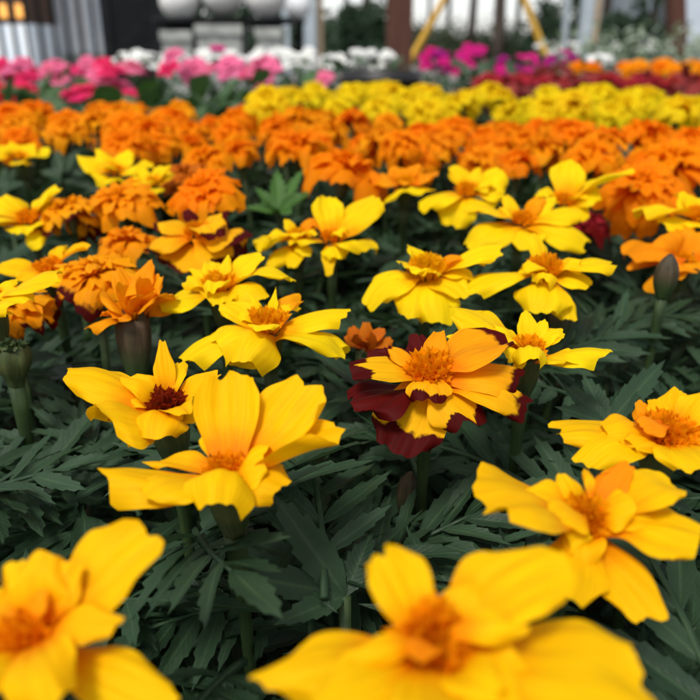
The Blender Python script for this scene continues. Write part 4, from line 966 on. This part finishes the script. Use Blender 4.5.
# pale glasshouse behind the fence
d = 9.5; xa, xb = xw(20, 30, d), xw(150, 30, d); root = thing('glasshouse', 'pale glasshouse with white frames seen through the iron fence', 'greenhouse', ((xa + xb) / 2, d, 0)); w = (xb - xa) / 2
b = MB(); box(b, (-w, 0, 0), (w, 3.0, .25)); b.build('base_wall', M['stone'], root, smooth=False)
b = MB(); box(b, (-w + .02, .05, .25), (w - .02, 2.95, 2.2)); b.build('glazing', M['glass'], root, smooth=False)
for i in range(13):
    x = -w + .05 + (2 * w - .1) * i / 12; b = MB(); box(b, (x - .035, -.002, .252), (x + .035, .048, 2.2)); b.build('mullion', M['whitepaint'], root, smooth=False)
b = MB(); b.add([(-w - .1, -.1, 2.2), (w + .1, -.1, 2.2), (w + .1, 3.1, 2.2), (-w - .1, 3.1, 2.2), (-w - .1, 1.5, 3.1), (w + .1, 1.5, 3.1)], [[0, 1, 5, 4], [2, 3, 4, 5], [0, 4, 3, 3], [1, 2, 5, 5], [0, 3, 2, 1]]); b.build('roof', M['glass'], root, smooth=False)
# brown shed with two lit windows
d = 8.6; xa, xb = xw(-90, 30, d), xw(30, 30, d); root = thing('brown_shed', 'dark brown shed with two warmly lit windows at the picture edge', 'shed', ((xa + xb) / 2, d, 0)); w = (xb - xa) / 2
b = MB(); box(b, (-w, 0, hpix(24, d)), (w, .8, 2.2)); b.build('wall', M['brownwall'], root, smooth=False)
b = MB(); box(b, (-w - .02, -.02, 0), (w + .02, .82, hpix(24, d))); b.build('plinth', M['glass'], root, smooth=False)
for px in (4, 22):
    x = xw(px, 14, d) - root.location[0]; z0, z1 = hpix(20, d), hpix(2, d)
    b = MB(); box(b, (x - .07, -.03, z0), (x + .07, -.004, z1)); f = b.build('window', M['brownwall'], root, smooth=False)
    b = MB(); box(b, (x - .05, -.036, z0 + .02), (x + .05, -.031, z1 - .02)); b.build('pane', M['lampglow'], f, smooth=False)
b = MB(); b.add([(-w - .2, -.3, 2.2), (w + .2, -.3, 2.2), (w + .2, 1.0, 2.2), (-w - .2, 1.0, 2.2), (-w - .2, .35, 2.8), (w + .2, .35, 2.8)], [[0, 1, 5, 4], [2, 3, 4, 5], [0, 4, 3, 3], [1, 2, 5, 5], [0, 3, 2, 1]]); b.build('roof', M['shedroof'], root, smooth=False)
# dark planting wall behind the pedestals
d = 7.5; xa, xb = xw(158, 30, d), xw(300, 30, d)
# pale blue shed
d = 13.0; xa, xb = xw(664, 30, d), xw(664, 30, d) + 5; root = thing('pale_shed', 'pale blue-grey clad shed behind the leaning brown post', 'shed', ((xa + xb) / 2, d, 0)); w = 2.5
b = MB(); box(b, (-w, 0, 0), (w, 4, 3.0)); b.build('wall', M['shedwall'], root, smooth=False)
for i in range(11):
    x = -w + .22 + i * .45; b = MB(); box(b, (x - .02, -.022, .02), (x + .02, -.002, 2.98)); b.build('batten', M['shedwall'], root, smooth=False)
b = MB(); box(b, (.2, -.05, .02), (1.1, -.025, 2.1)); dr = b.build('door', M['whitepaint'], root, smooth=False)
b = MB(); b.add([(-w - .3, -.3, 3.0), (w + .3, -.3, 3.0), (w + .3, 4.3, 3.0), (-w - .3, 4.3, 3.0), (-w - .3, 2, 4.2), (w + .3, 2, 4.2)], [[0, 1, 5, 4], [2, 3, 4, 5], [0, 4, 3, 3], [1, 2, 5, 5], [0, 3, 2, 1]]); b.build('roof', M['shedroof'], root, smooth=False)

# ------------------------------------------------------------------ trees
TR = {}
def crown_mesh(key, R, H, n, L, z0, mat, cone=False):
    if key in TR: return TR[key]
    rng = np.random.default_rng(len(TR) + 4000); V = []; nc = max(6, n // 45)
    cen = []
    for i in range(nc):
        th = rng.uniform(0, 6.28); q = math.sqrt(rng.uniform(0, 1)); hz = rng.uniform(0, 1)
        rr = R * q * ((1 - hz) * .95 + .08 if cone else math.sin(math.pi * (.15 + .8 * hz)))
        cen.append((math.cos(th) * rr, math.sin(th) * rr, z0 + H * hz))
    cen = np.array(cen); c = cen[rng.integers(0, nc, n)]; cs = R * (.20 if cone else .26)
    p = c + rng.normal(size=(n, 3)) * cs * np.array([1, 1, .7]); p[:, 2] = np.maximum(p[:, 2], z0 * .9)
    a = rng.normal(size=(n, 3)); a /= np.linalg.norm(a, axis=1)[:, None]; b = np.cross(a, rng.normal(size=(n, 3))); b /= np.linalg.norm(b, axis=1)[:, None]
    l = L * rng.uniform(.6, 1.3, (n, 1))
    q = np.stack([p - a * l, p + b * l * .42, p + a * l, p - b * l * .42], 1).reshape(-1, 3); f = np.arange(4 * n).reshape(-1, 4)
    uv = np.tile(np.array([[.5, 0], [1, .5], [.5, 1], [0, .5]]), (n, 1))
    TR[key] = (mesh_from('crown', q, f, uv, M[mat], False), cen); return TR[key]
def tree(name, label, group, px, w, d, h, key, R, H, n, L, z0, mat, cone=False, lean=0):
    x = xw(px, 30, d); r = abs(xw(px + w / 2, 30, d) - x); root = thing(name, label, 'tree', (x, d, 0), group)
    me, cen = crown_mesh(key, R, H, n, L, z0, mat, cone)
    rng = np.random.default_rng(int(px * 7)); b = MB(); k = np.linspace(0, 1, 8); hh = z0 + H * (.95 if cone else .6)
    path = [np.array([lean * u + .03 * math.sin(5 * u + px), .02 * math.cos(4 * u), -.1 + (hh + .1) * u]) for u in k]
    tube(b, path, r * (1.15 - .85 * k), 10)
    for i in range(0 if cone else 7):
        s = cen[rng.integers(len(cen))]; u = rng.uniform(.55, .95); q0 = np.array([lean * u, 0, hh * u]); tube(b, [q0, q0 * .5 + s * .5 + np.array([0, 0, -.1]), s], [r * .4, r * .28, r * .1], 6)
    b.build('trunk', M['bark'], root); c = link(bpy.data.objects.new('crown', me), root); c.rotation_euler = (0, 0, rng.uniform(0, 6.28))
GT = 'slim trees behind the beds'
for (px, w, d, lab, var) in [(447, 5, 17, 'thin bare trunk by the first yellow slanted leg', 0), (471, 8, 15, 'dark trunk between the yellow legs, left of the stout one', 1), (498, 12, 14, 'stoutest straight trunk, between the yellow legs', 2),
                        (516, 5, 18, 'thin pale trunk beside the second yellow leg', 0), (545, 5, 17, 'thin trunk between second yellow leg and thin steel column', 1), (606, 9, 15, 'dark trunk beside the tan plank and conifers', 2),
                        (368, 9, 14, 'dark trunk beside the brown wooden post', 0), (345, 5, 18, 'thin trunk over the dark shrubs beside the post', 1), (428, 4, 20, 'faint thin trunk beside the brown post', 2)]:
    tree('slim_tree', lab, GT, px, w, d, 6, ('slim', var), 1.6, 2.6, 1500, .11, 2.9, 'treeleaf')
GC = 'dark evergreens'
for (px, w, d, R, H, lab) in [(575, 8, 13, .55, 1.05, 'dark conifer between the two steel columns'), (620, 8, 12, .55, .55, 'dark clipped evergreen below the sky gap'), (612, 8, 12.5, .45, .62, 'dark evergreen beside the dark trunk'),
                          (638, 8, 12, .45, .50, 'small dark evergreen before the tall one'), (652, 8, 13, .42, 2.6, 'tall narrow dark conifer beside the pale blue shed'), (548, 8, 14, .6, .8, 'dark evergreen behind the second yellow leg'),
                          (350, 8, 11, .5, .62, 'dark evergreen bush beside the brown post'), (374, 8, 11.5, .45, .75, 'dark evergreen bush half behind the brown post'), (332, 8, 12, .4, .5, 'low evergreen bush beside the tan plank')]:
    tree('evergreen', lab, GC, px, w, d, 2, ('ev', px), R, H, 1500, .055, .12, 'conifer', True)
for (px, d, R, H, lab) in [(440, 15, .8, .35, 'low hedge bush below the thin bare trunk'), (470, 16, .9, .35, 'low hedge bush below the dark trunk'), (500, 15, .8, .4, 'low hedge bush at the stoutest trunk'), (525, 16, .8, .45, 'low hedge bush by the second yellow leg'),
                           (235, 7.5, .5, .7, 'dark bush behind the widest pedestal'), (190, 7.5, .5, .8, 'dark bush behind the narrow pedestal'), (280, 7.6, .45, .6, 'dark bush behind the narrow steel column'), (415, 15, .7, .4, 'low hedge bush beside the brown post')]:
    tree('bush', lab, 'low bushes behind the beds', px, 5, d, 1, ('bush', px), R, H, 1400, .05, .12, 'conifer' if d < 10 else 'treeleaf', False)
